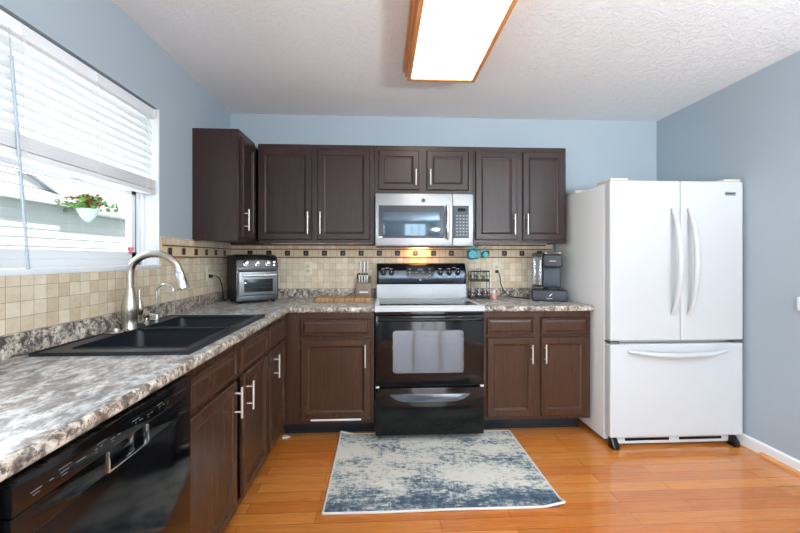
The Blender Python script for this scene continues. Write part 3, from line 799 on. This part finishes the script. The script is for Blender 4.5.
b.build('rear_riser', M_white, rg)
# control console: outline bows forward below and leans back above
b = MB()
prof = [(-.124, 1.046), (-.136, 1.066), (-.144, 1.085), (-.147, 1.105), (-.144, 1.130), (-.134, 1.158), (-.118, 1.184), (-.100, 1.208), (-.080, 1.218), (-.040, 1.218), (-.040, 1.046)]
b.prism(prof, 'x', rx0 + .004, rx1 - .004, 0, .006, 3)
con = b.build('control_console', mat('satin_black_console', (20, 24, 30), .24, var=.1, bscale=9), rg)
def onpanel(z):   # y of console front at height z
    for (ya, za), (yb, zb) in zip(prof[:-1], prof[1:]):
        if za <= z <= zb: return ya + (yb - ya) * (z - za) / (zb - za)
b = MB(); zs_ = [1.056, 1.068, 1.085, 1.10, 1.115, 1.13, 1.145, 1.158]
b.prism([(onpanel(z) - .0018, z) for z in zs_] + [(onpanel(z) + .003, z) for z in reversed(zs_)], 'x', rx0 + .022, rx1 - .022, 0)
b.build('reflection_strip', mat('painted_blue_grey_reflection', (92, 102, 116), .26, .65, var=.04, bscale=6), con)  # pale reflection on the lower console, put in as a blue-grey strip
nrm = Vector((0, -.94, .34)).normalized()
for x in (1.282, 1.350, 1.752, 1.826, 1.898):
    z = 1.140; y = onpanel(z) - .003
    b = MB(); b.lathe((x, y, z), [(.023, 0), (.021, .006), (.018, .008), (.016, .022), (.013, .024)], 20, 0, nrm)
    c0 = Vector((x, y, z)) + nrm * .020
    b.box(x - .0025, x + .0025, c0.y - .005, c0.y + .004, z - .004, z + .018, 1, .001)
    b.build('knob', [M_blackm, M_steel], con)
b = MB(); zs_ = [1.100, 1.115, 1.130, 1.145, 1.160, 1.175, 1.190]; b.prism([(onpanel(z) - .0055, z) for z in zs_] + [(onpanel(z) + .003, z) for z in reversed(zs_)], 'x', 1.472, 1.700, 0)
for i in range(4):
    for j in range(3):
        if i in (0, 3) or j == 1:
            x = 1.50 + i * .055; z = 1.122 + j * .024; y = onpanel(z) - .007
            b.box(x - .008, x + .008, y - .001, y + .001, z - .004, z + .004, 1)
b.box(1.565, 1.612, onpanel(1.165) - .010, onpanel(1.165) - .004, 1.158, 1.176, 2)
b.build('clock_display', [M_display, M_btn, M_slate], con)
b = MB()
for x, z in ((1.282, 1.172), (1.350, 1.172), (1.316, 1.180), (1.752, 1.172), (1.826, 1.172), (1.898, 1.172), (1.752, 1.105), (1.826, 1.105), (1.898, 1.105), (1.87, 1.183)):
    y = onpanel(z) - .0035; MB().box(x - .013, x + .013, y - .0008, y + .001, z - .0018, z + .0018).build('marking', M_print, con)
b.lathe((1.586, onpanel(1.082) - .003, 1.082), [(.008, 0), (.008, .002)], 20, 0, (0, -1, .3))
b.build('emblem', M_print, con)
# oven door
b = MB(); b.box(rx0 + .002, rx1 - .002, -.668, -.627, .392, .868, 0, .006)
od = b.build('oven_door', M_black, rg)
b = MB()
pts = []
wx0, wx1, wz0, wz1, rr_ = 1.345, 1.832, .478, .768, .022
for cx_, cz_, a0 in ((wx1 - rr_, wz1 - rr_, 0), (wx0 + rr_, wz1 - rr_, 90), (wx0 + rr_, wz0 + rr_, 180), (wx1 - rr_, wz0 + rr_, 270)):
    for k in range(6): a = R(a0 + 18 * k); pts.append((cx_ + rr_ * math.cos(a), cz_ + rr_ * math.sin(a)))
b.prism(pts, 'y', -.6695, -.667); b.build('oven_window', M_ovenglass, od)
b = MB(); b.tube([(rx0 + .03, -.668, .846), (rx0 + .04, -.698, .846), (rx0 + .10, -.708, .846), (rx1 - .10, -.708, .846), (rx1 - .04, -.698, .846), (rx1 - .03, -.668, .846)], .0115, 14)
for x in (rx0 + .045, rx1 - .045): b.box(x - .03, x + .03, -.700, -.666, .832, .860, 0, .006)
b.build('handle', mat('satin_black_handle', (30, 32, 36), .2, .5, var=.05), od)
MB().box(rx0 + .002, rx1 - .002, -.655, -.627, .870, .895, 0, .003).build('vent_strip', M_black, rg)
b = MB(); b.box(rx0 + .002, rx1 - .002, -.668, -.627, .055, .376, 0, .006)
dr = b.build('storage_drawer', M_black, rg)
b = MB(); n_ = 20; pts = []
for k in range(n_ + 1): t = -1 + 2 * k / n_; pts.append((1.598 + .275 * t, .334 - .0 * t))
for k in range(n_ + 1): t = 1 - 2 * k / n_; pts.append((1.598 + .275 * t, .334 - .050 * (1 - t ** 6) - .002))
b.prism(pts, 'y', -.674, -.667, 0, .002)
b.build('handle', mat('polished_grey_pull', (120, 130, 142), .18, .8, var=.05), dr)
b = MB()
for x in (rx0 + .014, rx1 - .014): b.box(x - .012, x + .012, -.6685, -.64, .378, .390, 0, .002)
b.build('hinge_clips', M_whitepl, rg)

# ------------------------------------------------------------------ microwave
mx0, mx1, mz0, mz1, mf = 1.222, 1.964, 1.348, 1.747, -.400
mw = thing('microwave', 'stainless over-the-range microwave mounted under the short cabinet', 'microwave', (1.594, -.2, mz0))
MB().box(mx0, mx1, mf + .032, -.011, mz0, mz1, 0, .003).build('body', M_steel, mw)
b = MB()
dx1 = 1.806
b.box(mx0, dx1 - .001, mf, mf + .030, mz0 + .006, mz1, 0, .005)
md = b.build('door', M_steel, mw)
b = MB(); b.box(1.246, 1.744, mf - .0025, mf + .003, 1.412, 1.658, 0, .004, 2); b.build('window_surround', M_keypad, md)
b = MB(); b.box(1.283, 1.706, mf - .0040, mf - .002, 1.430, 1.606, 0, .001); b.build('window', M_mwglass, md)
b = MB()
b.tube([(1.764, mf - .002, 1.66), (1.764, mf - .022, 1.652), (1.764, mf - .034, 1.60), (1.764, mf - .038, 1.53), (1.764, mf - .034, 1.46), (1.764, mf - .022, 1.415), (1.764, mf - .002, 1.407)], [.010, .012, .012, .012, .012, .012, .010], 12)
b.build('handle', M_chrome, md)
b = MB()
b.lathe((1.583, mf - .0005, 1.696), [(.0155, 0), (.0155, .0012), (.013, .0014), (.0125, .0005)], 28, 0, (0, -1, 0))
b.text('GE', .017, FRONT(1.583, mf - .0016, 1.696), 1)
b.build('badge', [M_slate, M_blackm], md)
b = MB(); b.box(1.246, 1.275, mf - .0045, mf - .002, 1.414, 1.424); b.build('sticker', M_whitepl, md)
b = MB(); b.box(dx1 + .001, mx1, mf, mf + .030, mz0 + .006, mz1, 0, .005); cp = b.build('control_panel', M_steel, mw)
b = MB(); b.box(1.790 + .018, 1.930, mf - .0025, mf + .003, 1.412, 1.658, 0, .003)
b.box(1.845, 1.905, mf - .0040, mf - .002, 1.615, 1.638, 2)
for i in range(4):
    for j in range(7): b.box(1.832 + i * .025, 1.846 + i * .025, mf - .0036, mf - .002, 1.432 + j * .024, 1.442 + j * .024, 1)
b.build('keypad', [M_keypad, M_btn, M_black], cp)
b = MB(); b.box(mx0 + .01, mx1 - .01, mf + .01, mf + .03, mz0 - .001, mz0 + .007)
for i in range(16): b.box(1.26 + i * .042, 1.29 + i * .042, -.36, -.30, mz0 - .002, mz0 + .001)
b.build('vent_grille', M_blackm, mw)
MB().box(1.53, 1.65, -.13, -.08, mz0 - .004, mz0 + .001, 0).build('lamp_lens', M_lamp, mw)
area('hood_lamp', (1.585, -.075, mz0 - .012), (0, .55, -1), .14, .05, 0.9, (1, .42, .13))

# ------------------------------------------------------------------ fridge
gx0, gx1, gf = 2.774, 3.697, -.812
fr = thing('refrigerator', 'white french door refrigerator with bottom freezer drawer', 'refrigerator', (3.23, -.4, 0))
MB().box(gx0, gx1, gf + .072, -.03, .035, 1.762, 0, .006).build('body', M_fridgeside, fr)
def fdoor(name, x0, x1, z0, z1):
    b = MB(); b.box(x0, x1, gf, gf + .062, z0, z1, 0, .014, 4); b.box(x0 + .012, x1 - .012, gf + .060, gf + .072, z0 + .012, z1 - .012, 1)
    return b.build(name, [M_fridge, M_btn], fr)
mid = 3.258
dl = fdoor('door', gx0 + .002, mid - .002, .712, 1.776)
drr = fdoor('door', mid + .002, gx1 - .002, .712, 1.776)
fz = fdoor('freezer_drawer', gx0 + .002, gx1 - .002, .072, .692)
def arch(x, xm, z0, z1):
    pts = []; rs = []
    for k in range(17):
        t = k / 16; s_ = math.sin(math.pi * t); pts.append((x + (xm - x) * s_, gf - .004 - .066 * s_ ** .7, z0 + (z1 - z0) * t)); rs.append(.013 + .004 * s_)
    return MB().tube(pts, rs, 12)
arch(3.200, 3.200, .885, 1.590).build('handle', M_fridge, dl)
arch(3.312, 3.312, .885, 1.590).build('handle', M_fridge, drr)
pts = []; rs = []
for k in range(21):
    t = k / 20; s_ = math.sin(math.pi * t); pts.append((2.895 + .68 * t, gf - .004 - .048 * min(1, s_ * 1.6), .645 - .018 * s_)); rs.append(.012 + .007 * s_)
MB().tube(pts, rs, 12).build('handle', M_fridge, fz)
b = MB(); b.box(3.565, 3.640, gf - .0012, gf + .001, 1.680, 1.704, 0, .0004); b.text('KENMORE', .0135, FRONT(3.6025, gf - .0016, 1.6925), 1)
b.build('badge', [M_btn, M_blackm], drr)
for x0, x1 in ((gx0 + .012, gx0 + .13), (gx1 - .13, gx1 - .012)):
    MB().box(x0, x1, gf + .01, gf + .17, 1.777, 1.792, 0, .006).box(x0 + .008, x1 - .008, gf + .075, gf + .165, 1.760, 1.779).build('hinge_cover', M_cream, fr)
for x in (gx0 + .035, gx1 - .035):
    MB().box(x - .032, x + .032, gf + .004, gf + .072, .696, .7085, 0, .003).build('hinge', M_steel, fr)
b = MB(); b.box(gx0 + .03, gx1 - .03, gf + .030, gf + .075, .020, .070, 0, .004)
for x0, x1 in ((gx0 + .12, 3.20), (3.27, gx1 - .13)): b.box(x0, x1, gf + .0285, gf + .031, .040, .058, 1)
b.build('base_grille', [M_white, M_black], fr)
for x in (gx0 + .035, gx1 - .06):
    b = MB(); b.prism([(gf - .012, 0), (gf - .020, .012), (gf + .012, .065), (gf + .05, .065), (gf + .05, 0)], 'x', x - .020, x + .020, 0, .004)
    b.tube([(x - .024, gf + .012, .022), (x + .024, gf + .012, .022)], .0205, 16); b.build('roller_foot', M_black, fr)
for x in (gx0 + .06, gx1 - .06): MB().lathe((x, -.1, 0), [(.02, 0), (.02, .036)], 12).build('foot', M_blackm, fr)

b = MB(); b.prism([(2.80, 1.7625), (2.93, 1.7625), (2.945, 1.795), (2.785, 1.795)], 'y', -.34, -.14, 0, .005)
tag(b.build('tray', M_cream, loc=(2.865, -.24, 1.7625)), 'small cream tray on top of the fridge at the back', 'tray')

# ------------------------------------------------------------------ ceiling light
lx0, lx1, ly0, ly1 = 1.452, 1.835, -2.12, -.885
lf = thing('ceiling_light', 'large rectangular fluorescent ceiling light in a stepped honey oak frame', 'ceiling light', (1.64, -1.5, H))
b = MB()
for i, (o_, z0, z1) in enumerate(((.022, 2.372, 2.405), (.036, 2.405, 2.438), (.050, 2.438, 2.4745))):
    x0, x1, y0, y1 = lx0 - o_, lx1 + o_, ly0 - o_, ly1 + o_
    t = o_ + .002
    b.box(x0, x0 + t, y0, y1, z0, z1, 0, .004).box(x1 - t, x1, y0, y1, z0, z1, 0, .004).box(x0 + t, x1 - t, y0, y0 + t, z0, z1, 0, .004).box(x0 + t, x1 - t, y1 - t, y1, z0, z1, 0, .004)
b.build('frame', M_oak, lf)
MB().box(lx0, lx1, ly0, ly1, 2.379, 2.384, 0).build('diffuser', M_diff, lf)
# unseen second fixture, added behind the camera to brighten the room
lf = thing('ceiling_light', 'plain round ceiling light added behind the viewer to brighten the room', 'ceiling light', (2.1, -4.9, H))
MB().lathe((2.1, -4.9, H - .001), [(.19, 0), (.19, -.02), (.17, -.024)], 32, 0).build('base', M_trimw, lf)
MB().lathe((2.1, -4.9, H - .022), [(.165, 0), (.15, -.05), (.09, -.075), (.01, -.082)], 32, 0).build('shade', emitmat('fill_round_shade', (1, .97, .94, 1), 14), lf)

# ------------------------------------------------------------------ rug
b = MB()
bm = b.bm; nx, ny = 48, 34; rw, rd = 1.215, .822; grid = []
for j in range(ny + 1):
    row = []
    for i in range(nx + 1):
        u, v = i / nx, j / ny; x, y = -rw / 2 + rw * u, -rd / 2 + rd * v
        z = .009 + .0016 * math.sin(x * 9 + 1.3) * math.sin(y * 13)
        cu = max(0, 1 - (math.hypot(x + rw / 2, y - rd / 2) / .07)); z += .022 * cu ** 1.5
        cu = max(0, 1 - (math.hypot(x - rw / 2, y + rd / 2) / .05)); z += .018 * cu ** 1.5
        row.append(bm.verts.new((x, y, z)))
    grid.append(row)
for j in range(ny):
    for i in range(nx):
        f = bm.faces.new((grid[j][i], grid[j][i + 1], grid[j + 1][i + 1], grid[j + 1][i]))
r_ = bmesh.ops.extrude_face_region(bm, geom=bm.faces[:]); bmesh.ops.translate(bm, vec=(0, 0, -.007), verts=[g for g in r_['geom'] if isinstance(g, bmesh.types.BMVert)])
bmesh.ops.recalc_face_normals(bm, faces=bm.faces[:])
rugt = b.build('rug', M_rug, local=True)
tag(rugt, 'distressed cream and blue rug on the wood floor before the range', 'rug')
rugt.location = (1.588, -.942, .0); ROOT[rugt.name] = Matrix.Translation(rugt.location)
rim = [(-rw / 2, -rd / 2), (rw / 2, -rd / 2), (rw / 2, rd / 2), (-rw / 2, rd / 2), (-rw / 2, -rd / 2)]
b = MB()
for (xa, ya), (xb, yb) in zip(rim[:-1], rim[1:]):
    pts = []
    for k in range(13):
        x, y = xa + (xb - xa) * k / 12, ya + (yb - ya) * k / 12
        z = .0065 + .0016 * math.sin(x * 9 + 1.3) * math.sin(y * 13)
        z += .022 * max(0, 1 - (math.hypot(x + rw / 2, y - rd / 2) / .07)) ** 1.5 + .018 * max(0, 1 - (math.hypot(x - rw / 2, y + rd / 2) / .05)) ** 1.5
        pts.append((x, y, z))
    b.tube(pts, .0062, 8)
b.build('binding', M_rugedge, rugt, local=True)

# ------------------------------------------------------------------ toaster oven
to = thing('toaster_oven', 'stainless toaster oven with three round knobs in the counter corner', 'toaster oven', (.218, -.434, CZ1), R(35))
w_, d_, hh = .306, .285, .365
prof = [(0, .014), (0, .235), (.004, .262), (.022, .318), (.050, .348), (.09, .360), (d_, .360), (d_, .014)]   # (y back, z)
b = MB(); b.prism([(y + .004, z) for y, z in prof], 'x', 0, .012, 1, .003).prism([(y + .004, z) for y, z in prof], 'x', w_ - .012, w_, 1, .003)
b.prism([(y + .010, z - .003 if z > .1 else z + .003) for y, z in prof], 'x', .012, w_ - .012, 1)
for x in (.03, w_ - .03):
    for y in (.04, d_ - .03): b.lathe((x, y, 0), [(.012, 0), (.014, .016)], 12, 1)
b.build('body', [M_steel, M_blackm], to, local=True)
M_gun = mat('gunmetal_steel', (92, 94, 97), .32, .9, var=.04)
b = MB()
b.prism([(.000, .240), (.000, .262), (.020, .320), (.048, .351), (.10, .364), (.10, .358), (.052, .344), (.026, .316), (.008, .262), (.008, .240)], 'x', .002, w_ - .002, 0, .0015)
pn = b.build('control_panel', M_gun, to, local=True)
nv = Vector((0, -.93, .33)).normalized()
for x in (.068, .150, .228):
    b = MB(); b.lathe((x, .010, .296), [(.024, 0), (.024, .004), (.019, .006), (.0175, .024), (.014, .026)], 20, 0, nv)
    b.build('knob', M_chrome, pn, local=True)
for z in (.302, .280): MB().lathe((.274, .008, z), [(.007, 0), (.007, .006)], 12, 0, nv).build('switch', M_chrome, pn, local=True)
b = MB(); fw = .0
b.box(.012, w_ - .012, -.010, .004, .060, .232, 0, .003)
td = b.build('door', mat('dim_stainless_door', (140, 142, 144), .34, .9, var=.04), to, local=True)
MB().box(.048, w_ - .048, -.0125, -.009, .082, .180, 0, .002).build('window', M_blackglass, td, local=True)
b = MB()
for z in (.115, .145): b.tube([(.055, -.0128, z), (w_ - .06, -.0128, z)], .0012, 6)
for k in range(14): b.tube([(.06 + k * .0135, -.0128, .128), (.06 + k * .0135, -.0128, .150)], .0008, 5)
b.build('rack', M_slate, td, local=True)
b = MB(); b.tube([(.03, -.036, .207), (w_ - .03, -.036, .207)], .0085, 12)
for x in (.04, w_ - .04): b.box(x - .006, x + .006, -.034, -.008, .200, .214, 0, .002)
b.build('handle', M_chrome, td, local=True)
b = MB(); b.box(.006, w_ - .006, -.006, .006, .018, .055, 0, .003); b.build('crumb_tray', M_gun, to, local=True)

# ------------------------------------------------------------------ outlets and cords
def outlet(label, loc, face, m=M_ivory):
    x, y, z = loc; o = thing('outlet', label, 'outlet', loc)
    def bx(b, u0, u1, v0, v1, d0, d1, mm=0, bv=0):
        if face == 'y': b.box(x + u0, x + u1, y - d1, y - d0, z + v0, z + v1, mm, bv)
        elif face == 'x': b.box(x + d0, x + d1, y + u0, y + u1, z + v0, z + v1, mm, bv)
        else: b.box(x - d1, x - d0, y + u0, y + u1, z + v0, z + v1, mm, bv)
    b = MB(); bx(b, -.035, .035, -.058, .058, 0, .005, 0, .002); b.build('cover_plate', m, o)
    for s_ in (-1, 1):
        b = MB(); bx(b, -.016, .016, s_ * .020 - .014, s_ * .020 + .014, .005, .0075, 0, .003)
        for q_ in (-.006, .006): bx(b, q_ - .0012, q_ + .0012, s_ * .020 - .004, s_ * .020 + .006, .0074, .0079, 1)
        b.build('socket', [mat('socket_ivory', (206, 204, 160), .4, var=.03), M_blackm], o)
    return o
outlet('ivory double outlet on the back tiles between toaster oven and knife block', (.648, -.0095, 1.172), 'y')
outlet('ivory outlet on the back tiles with the coffee maker plugged in', (2.262, -.0095, 1.165), 'y')
outlet('ivory outlet on the left wall tiles behind the filtered-water tap and toaster', (.0095, -.425, 1.150), 'x')
b = MB(); b.box(.018, .040, -.437, -.413, 1.118, 1.142, 0, .004)
b.tube([(.038, -.425, 1.130), (.055, -.405, 1.132), (.07, -.375, 1.112), (.078, -.355, 1.06), (.082, -.345, 1.0), (.080, -.335, .955), (.072, -.30, .936), (.064, -.265, .932), (.060, -.242, .945)], .0038, 8)
tag(b.build('power_cord', M_cord, loc=(.02, -.425, .93)), 'black plug and cord of the toaster oven, left wall', 'cord')
b = MB(); b.box(2.250, 2.274, -.042, -.0175, 1.133, 1.157, 0, .004)
b.tube([(2.262, -.040, 1.145), (2.270, -.052, 1.135), (2.282, -.056, 1.09), (2.284, -.056, 1.05), (2.300, -.058, 1.005), (2.325, -.066, .965), (2.360, -.085, .936), (2.40, -.11, .930), (2.445, -.16, .930), (2.48, -.20, .930)], .0042, 8)
tag(b.build('power_cord', M_cord, loc=(2.262, -.04, .93)), 'black plug and cord trailing down to the coffee maker', 'cord')
b = MB(); b.box(W - .03, W - .001, -1.188, -1.141, .955, 1.035, 0, .012, 3)
tag(b.build('night_light', M_whitepl, loc=(W, -1.16, .955)), 'small white rounded fitting on the right wall at the picture edge', 'night light')

# ------------------------------------------------------------------ cutting board, knife block
b = MB(); b.box(.752, 1.192, -.352, -.165, CZ1, CZ1 + .030, 0, .003)
tag(b.build('cutting_board', M_board, loc=(.97, -.26, CZ1)), 'long striped butcher block cutting board lying in front of the knife block', 'cutting board')
kx0, kx1 = 1.062, 1.184
kb = thing('knife_block', 'grey wooden knife block holding steel-handled knives beside the range', 'knife block', (1.123, -.095, CZ1))
b = MB(); b.prism([(-.155, CZ1), (-.150, 1.052), (-.060, 1.105), (-.036, 1.105), (-.036, CZ1)], 'x', kx0, kx1, 0, .003)
b.build('body', M_kblock, kb)
b = MB(); b.box(1.088, 1.160, -.1565, -.1535, .978, .990, 0, .001); b.build('nameplate', M_whitepl, kb)
def knife(x, y, z, ln, label, cap, m, tilt=.0):
    k = thing('knife', label, 'knife', (x, y, z), group='knives in the block')
    b = MB(); b.tube([(x, y, z - .03), (x, y, z)], .0035, 6).build('blade', M_steel, k)
    b = MB(); b.tube([(x, y, z), (x, y - .002, z + .012), (x, y - tilt, z + ln * .6), (x, y - tilt * 1.3, z + ln)], [.0055, .0062, .0062, .0058], 10); h = b.build('handle', m, k)
    MB().lathe((x, y - tilt * 1.3, z + ln - .001), [(.0065, 0), (.0078, .005), (.0068, .013), (.002, .016)], 12).build('end_cap', cap, h)
steelh = mat('satin_steel_handle', (214, 214, 212), .3, .8, var=.03)
for x in (1.088, 1.108, 1.131, 1.150): knife(x, -.138, 1.062, .062, 'steel-handled knife with black end cap in the front row of the block', M_blackm, steelh)
for x in (1.095, 1.124, 1.152): knife(x, -.062, 1.108, .112, 'tall slim steel knife in the rear row of the block', M_whitepl, steelh)
k = thing('knife', 'black-handled knife at the left edge of the block', 'knife', (1.070, -.10, 1.083))
MB().box(1.066, 1.076, -.118, -.098, 1.085, 1.135, 0, .003).build('handle', M_blackm, k)
MB().box(1.0695, 1.0715, -.116, -.100, 1.06, 1.0855).build('blade', M_steel, k)

# ------------------------------------------------------------------ teal measuring cups on hooks
hk = MB(); hk.box(1.988, 2.17, -.235, -.215, 1.3795 + .0075, 1.3915, 0, .001)
for x in (1.992, 2.042, 2.102): hk.tube([(x, -.225, 1.388), (x, -.225, 1.362), (x, -.232, 1.355), (x, -.240, 1.362)], .0022, 8)
tag(hk.build('hook_rail', M_blackm, loc=(2.07, -.225, 1.379)), 'black hook strip under the cabinet holding the teal measuring cups', 'hooks')
def cup(x, y, zc, r, label):
    c = thing('measuring_cup', label, 'measuring cup', (x, y, zc), group='teal measuring cups')
    MB().lathe((x, y, zc), [(r * .78, -.0), (r * .9, .006), (r, .030), (r * 1.04, .032), (r * .96, .031), (r * .84, .008), (.002, .006)], 28, 0, (0, 1, 0)).build('bowl', M_teal, c)
    MB().prism([(x - .007, zc + r * .9), (x + .007, zc + r * .9), (x + .009, zc + r + .026), (x + .004, zc + r + .034), (x - .004, zc + r + .034), (x - .009, zc + r + .026)], 'y', y + .024, y + .029, 0, .001).build('handle', M_teal, c)
cup(1.992, -.268, 1.290, .041, 'largest round teal measuring cup, leftmost on the hooks')
cup(2.042, -.232 + .02, 1.292, .037, 'middle teal measuring cup, partly behind the largest')
cup(2.102, -.250, 1.288, .028, 'smallest teal measuring cup, rightmost on the hooks')

# ------------------------------------------------------------------ spice rack and jars
sr = thing('spice_rack', 'black two-tier wire spice rack beside the range', 'spice rack', (2.075, -.14, CZ1))
b = MB(); sx0, sx1, sya, syb = 1.995, 2.150, -.185, -.105
for z in (.945, 1.085):
    b.box(sx0, sx1, sya, syb, z - .012, z - .009, 0); b.box(sx0, sx1, sya - .001, sya + .002, z - .016, z + .004)
    for zz in (z, z + .028):
        b.tube([(sx0, sya, zz), (sx1, sya, zz), (sx1, syb, zz), (sx0, syb, zz), (sx0, sya, zz)], .0022, 6)
for x in (sx0, sx1):
    for y in (sya, syb): b.tube([(x, y, CZ1), (x, y, 1.150)], .0026, 6)
b.tube([(sx0, (sya + syb) / 2, 1.150), (sx1, (sya + syb) / 2, 1.150)], .0026, 6)
for x in (sx0, sx1): b.tube([(x, sya, 1.150), (x, syb, 1.150)], .0026, 6)
b.box(sx0 - .002, sx1 + .002, sya - .003, sya + .002, 1.146, 1.160)
b.tube([(2.052, -.145, 1.150), (2.056, -.145, 1.172), (2.088, -.145, 1.172), (2.092, -.145, 1.150)], .003, 8)
b.build('frame', M_blackm, sr)
spc = [[(226, 168, 150), (110, 136, 118), (214, 130, 116)], [(170, 160, 140), (196, 186, 90), (166, 170, 140)]]
nm = [['pink', 'dark green', 'red-brown'], ['beige', 'yellow-green', 'pale green']]
for t, z in ((0, .9365), (1, 1.0765)):
    for i in range(3):
        x = 2.020 + i * .0525
        j = thing('spice_jar', 'spice jar of %s seasoning on the %s tier of the rack' % (nm[t][i], ('lower', 'upper')[t]), 'spice jar', (x, -.145, z), group='jars in the spice rack')
        MB().lathe((x, -.145, z), [(.020, 0), (.0215, .003), (.0215, .052), (.016, .060)], 18).build('glass', M_clear, j)
        MB().lathe((x, -.145, z + .002), [(.019, 0), (.0195, .003), (.0195, .036)], 18).build('contents', mat('seasoning', spc[t][i], .8, var=.2, bscale=300), j)
        MB().lathe((x, -.145, z + .060), [(.0185, 0), (.0185, .014), (.016, .016)], 18).build('lid', M_steel, j)
sg = thing('salt_grinder', 'little jar of pink salt with pale lid beside the spice rack', 'salt jar', (2.190, -.185, CZ1))
MB().lathe((2.190, -.185, CZ1), [(.018, 0), (.0225, .004), (.0225, .034), (.013, .046)], 18).build('jar', M_pink, sg)
MB().lathe((2.190, -.185, CZ1 + .046), [(.010, 0), (.011, .020), (.007, .026)], 14).build('lid', M_whitepl, sg)

# ------------------------------------------------------------------ coffee maker
km = thing('coffee_maker', 'dark slate pod coffee maker with clear side tank near the fridge', 'coffee maker', (2.58, -.28, CZ1))
b = MB(); b.box(2.448, 2.700, -.400, -.150, CZ1, 1.012, 0, .010, 3)
b.text('KEURIG', .012, FRONT(2.574, -.4012, .950), 1)
b.prism([(2.567, .968), (2.585, .985), (2.594, .990), (2.588, .980), (2.574, .966)], 'y', -.4014, -.3995, 1)
b.build('storage_base', [M_charcoal, M_whitepl], km)
b = MB(); b.box(2.535, 2.668, -.245, -.150, 1.013, 1.19, 0, .010, 3); b.box(2.535, 2.668, -.160, -.120, 1.013, 1.29, 0, .008); b.build('tower', M_slate, km)
b = MB(); b.box(2.532, 2.671, -.345, -.150, 1.190, 1.290, 0, .016, 4); b.text('KEURIG', .014, FRONT(2.601, -.3462, 1.238), 1)
bh = b.build('brew_head', [M_charcoal, M_whitepl], km)
MB().box(2.538, 2.665, -.338, -.155, 1.290, 1.312, 0, .009, 3).build('lid', M_steel, km)
MB().box(2.556, 2.646, -.350, -.335, 1.298, 1.306, 0, .003).build('handle', M_charcoal, km)
b = MB(); b.lathe((2.600, -.315, 1.012), [(.052, 0), (.054, .006), (.054, .020), (.046, .022), (.044, .017)], 28); b.build('drip_tray', M_charcoal, km)
b = MB(); b.box(2.452, 2.532, -.33, -.16, 1.014, 1.036, 0, .006); b.build('tank_base', M_charcoal, km)
b = MB(); b.box(2.456, 2.528, -.325, -.165, 1.037, 1.278, 0, .012, 3); b.build('water_tank', M_clear, km)
b = MB(); b.box(2.455, 2.530, -.328, -.160, 1.279, 1.300, 0, .006); b.tube([(2.47, -.335, 1.30), (2.515, -.335, 1.30)], .006, 8); b.build('tank_lid', M_blackm, km)
km.location.x = 2.607; km.rotation_euler = (0, 0, R(-20))
# stuff glimpsed inside the sink cabinet
b = MB(); b.lathe((.50, -1.50, .142), [(.035, 0), (.036, .16), (.014, .20), (.014, .225)], 16)
tag(b.build('cleaning_bottle', M_btn, loc=(.50, -1.50, .142)), 'grey bottle glimpsed in the gap between the sink cabinet doors', 'bottle')
# scrap by the toe kick in the corner
b = MB(); b.box(.575, .612, -.560, -.530, .0005, .014, 0, .004).box(.600, .628, -.550, -.535, .0005, .008, 0, .003)
tag(b.build('paper_scrap', M_whitepl, loc=(.6, -.545, 0)), 'white scrap on the floor at the cabinet corner', 'scrap')
# white curtains of the glass door behind the viewer
for s_, xa, xb in ((0, .98, 1.46), (1, 3.05, 3.52)):
    b = MB(); n_ = 40; A = []; B = []
    pts = [(xa + (xb - xa) * k / n_, YF + .09 + .025 * math.sin(k * 1.3)) for k in range(n_ + 1)]
    b.prism(pts + [(x, y + .004) for x, y in reversed(pts)], 'z', .25, 2.30)
    tag(b.build('curtain', M_siding, loc=((xa + xb) / 2, YF + .09, .25)), 'pale curtain hanging at the %s of the glass door behind the viewer' % ('left', 'right')[s_], 'curtain', 'curtains of the glass door')
b = MB(); b.tube([(.90, YF + .09, 2.31), (3.60, YF + .09, 2.31)], .012, 12)
for x in (.93, 3.57): b.tube([(x, YF + .09, 2.31), (x, YF + .001, 2.31)], .008, 8)
tag(b.build('curtain_rod', M_blackm, loc=(2.25, YF + .09, 2.31)), 'dark curtain rod over the glass door behind the viewer', 'curtain rod')

# unseen uplighter, added behind the viewer to bounce light off the ceiling
ul = thing('fill_lamp', 'tall torchiere uplighter added behind the viewer as fill light', 'fill lamp', (3.1, -4.2, 0))
MB().lathe((3.1, -4.2, 0), [(.15, 0), (.15, .018), (.03, .035)], 28).build('base', M_blackm, ul)
MB().lathe((3.1, -4.2, .03), [(.013, 0), (.013, 1.13)], 14).build('pole', M_blackm, ul)
MB().lathe((3.1, -4.2, 1.16), [(.03, 0), (.12, .03), (.20, .09), (.255, .16), (.25, .16), (.19, .10), (.10, .045), (.01, .03)], 32).build('shade', M_whitepl, ul)
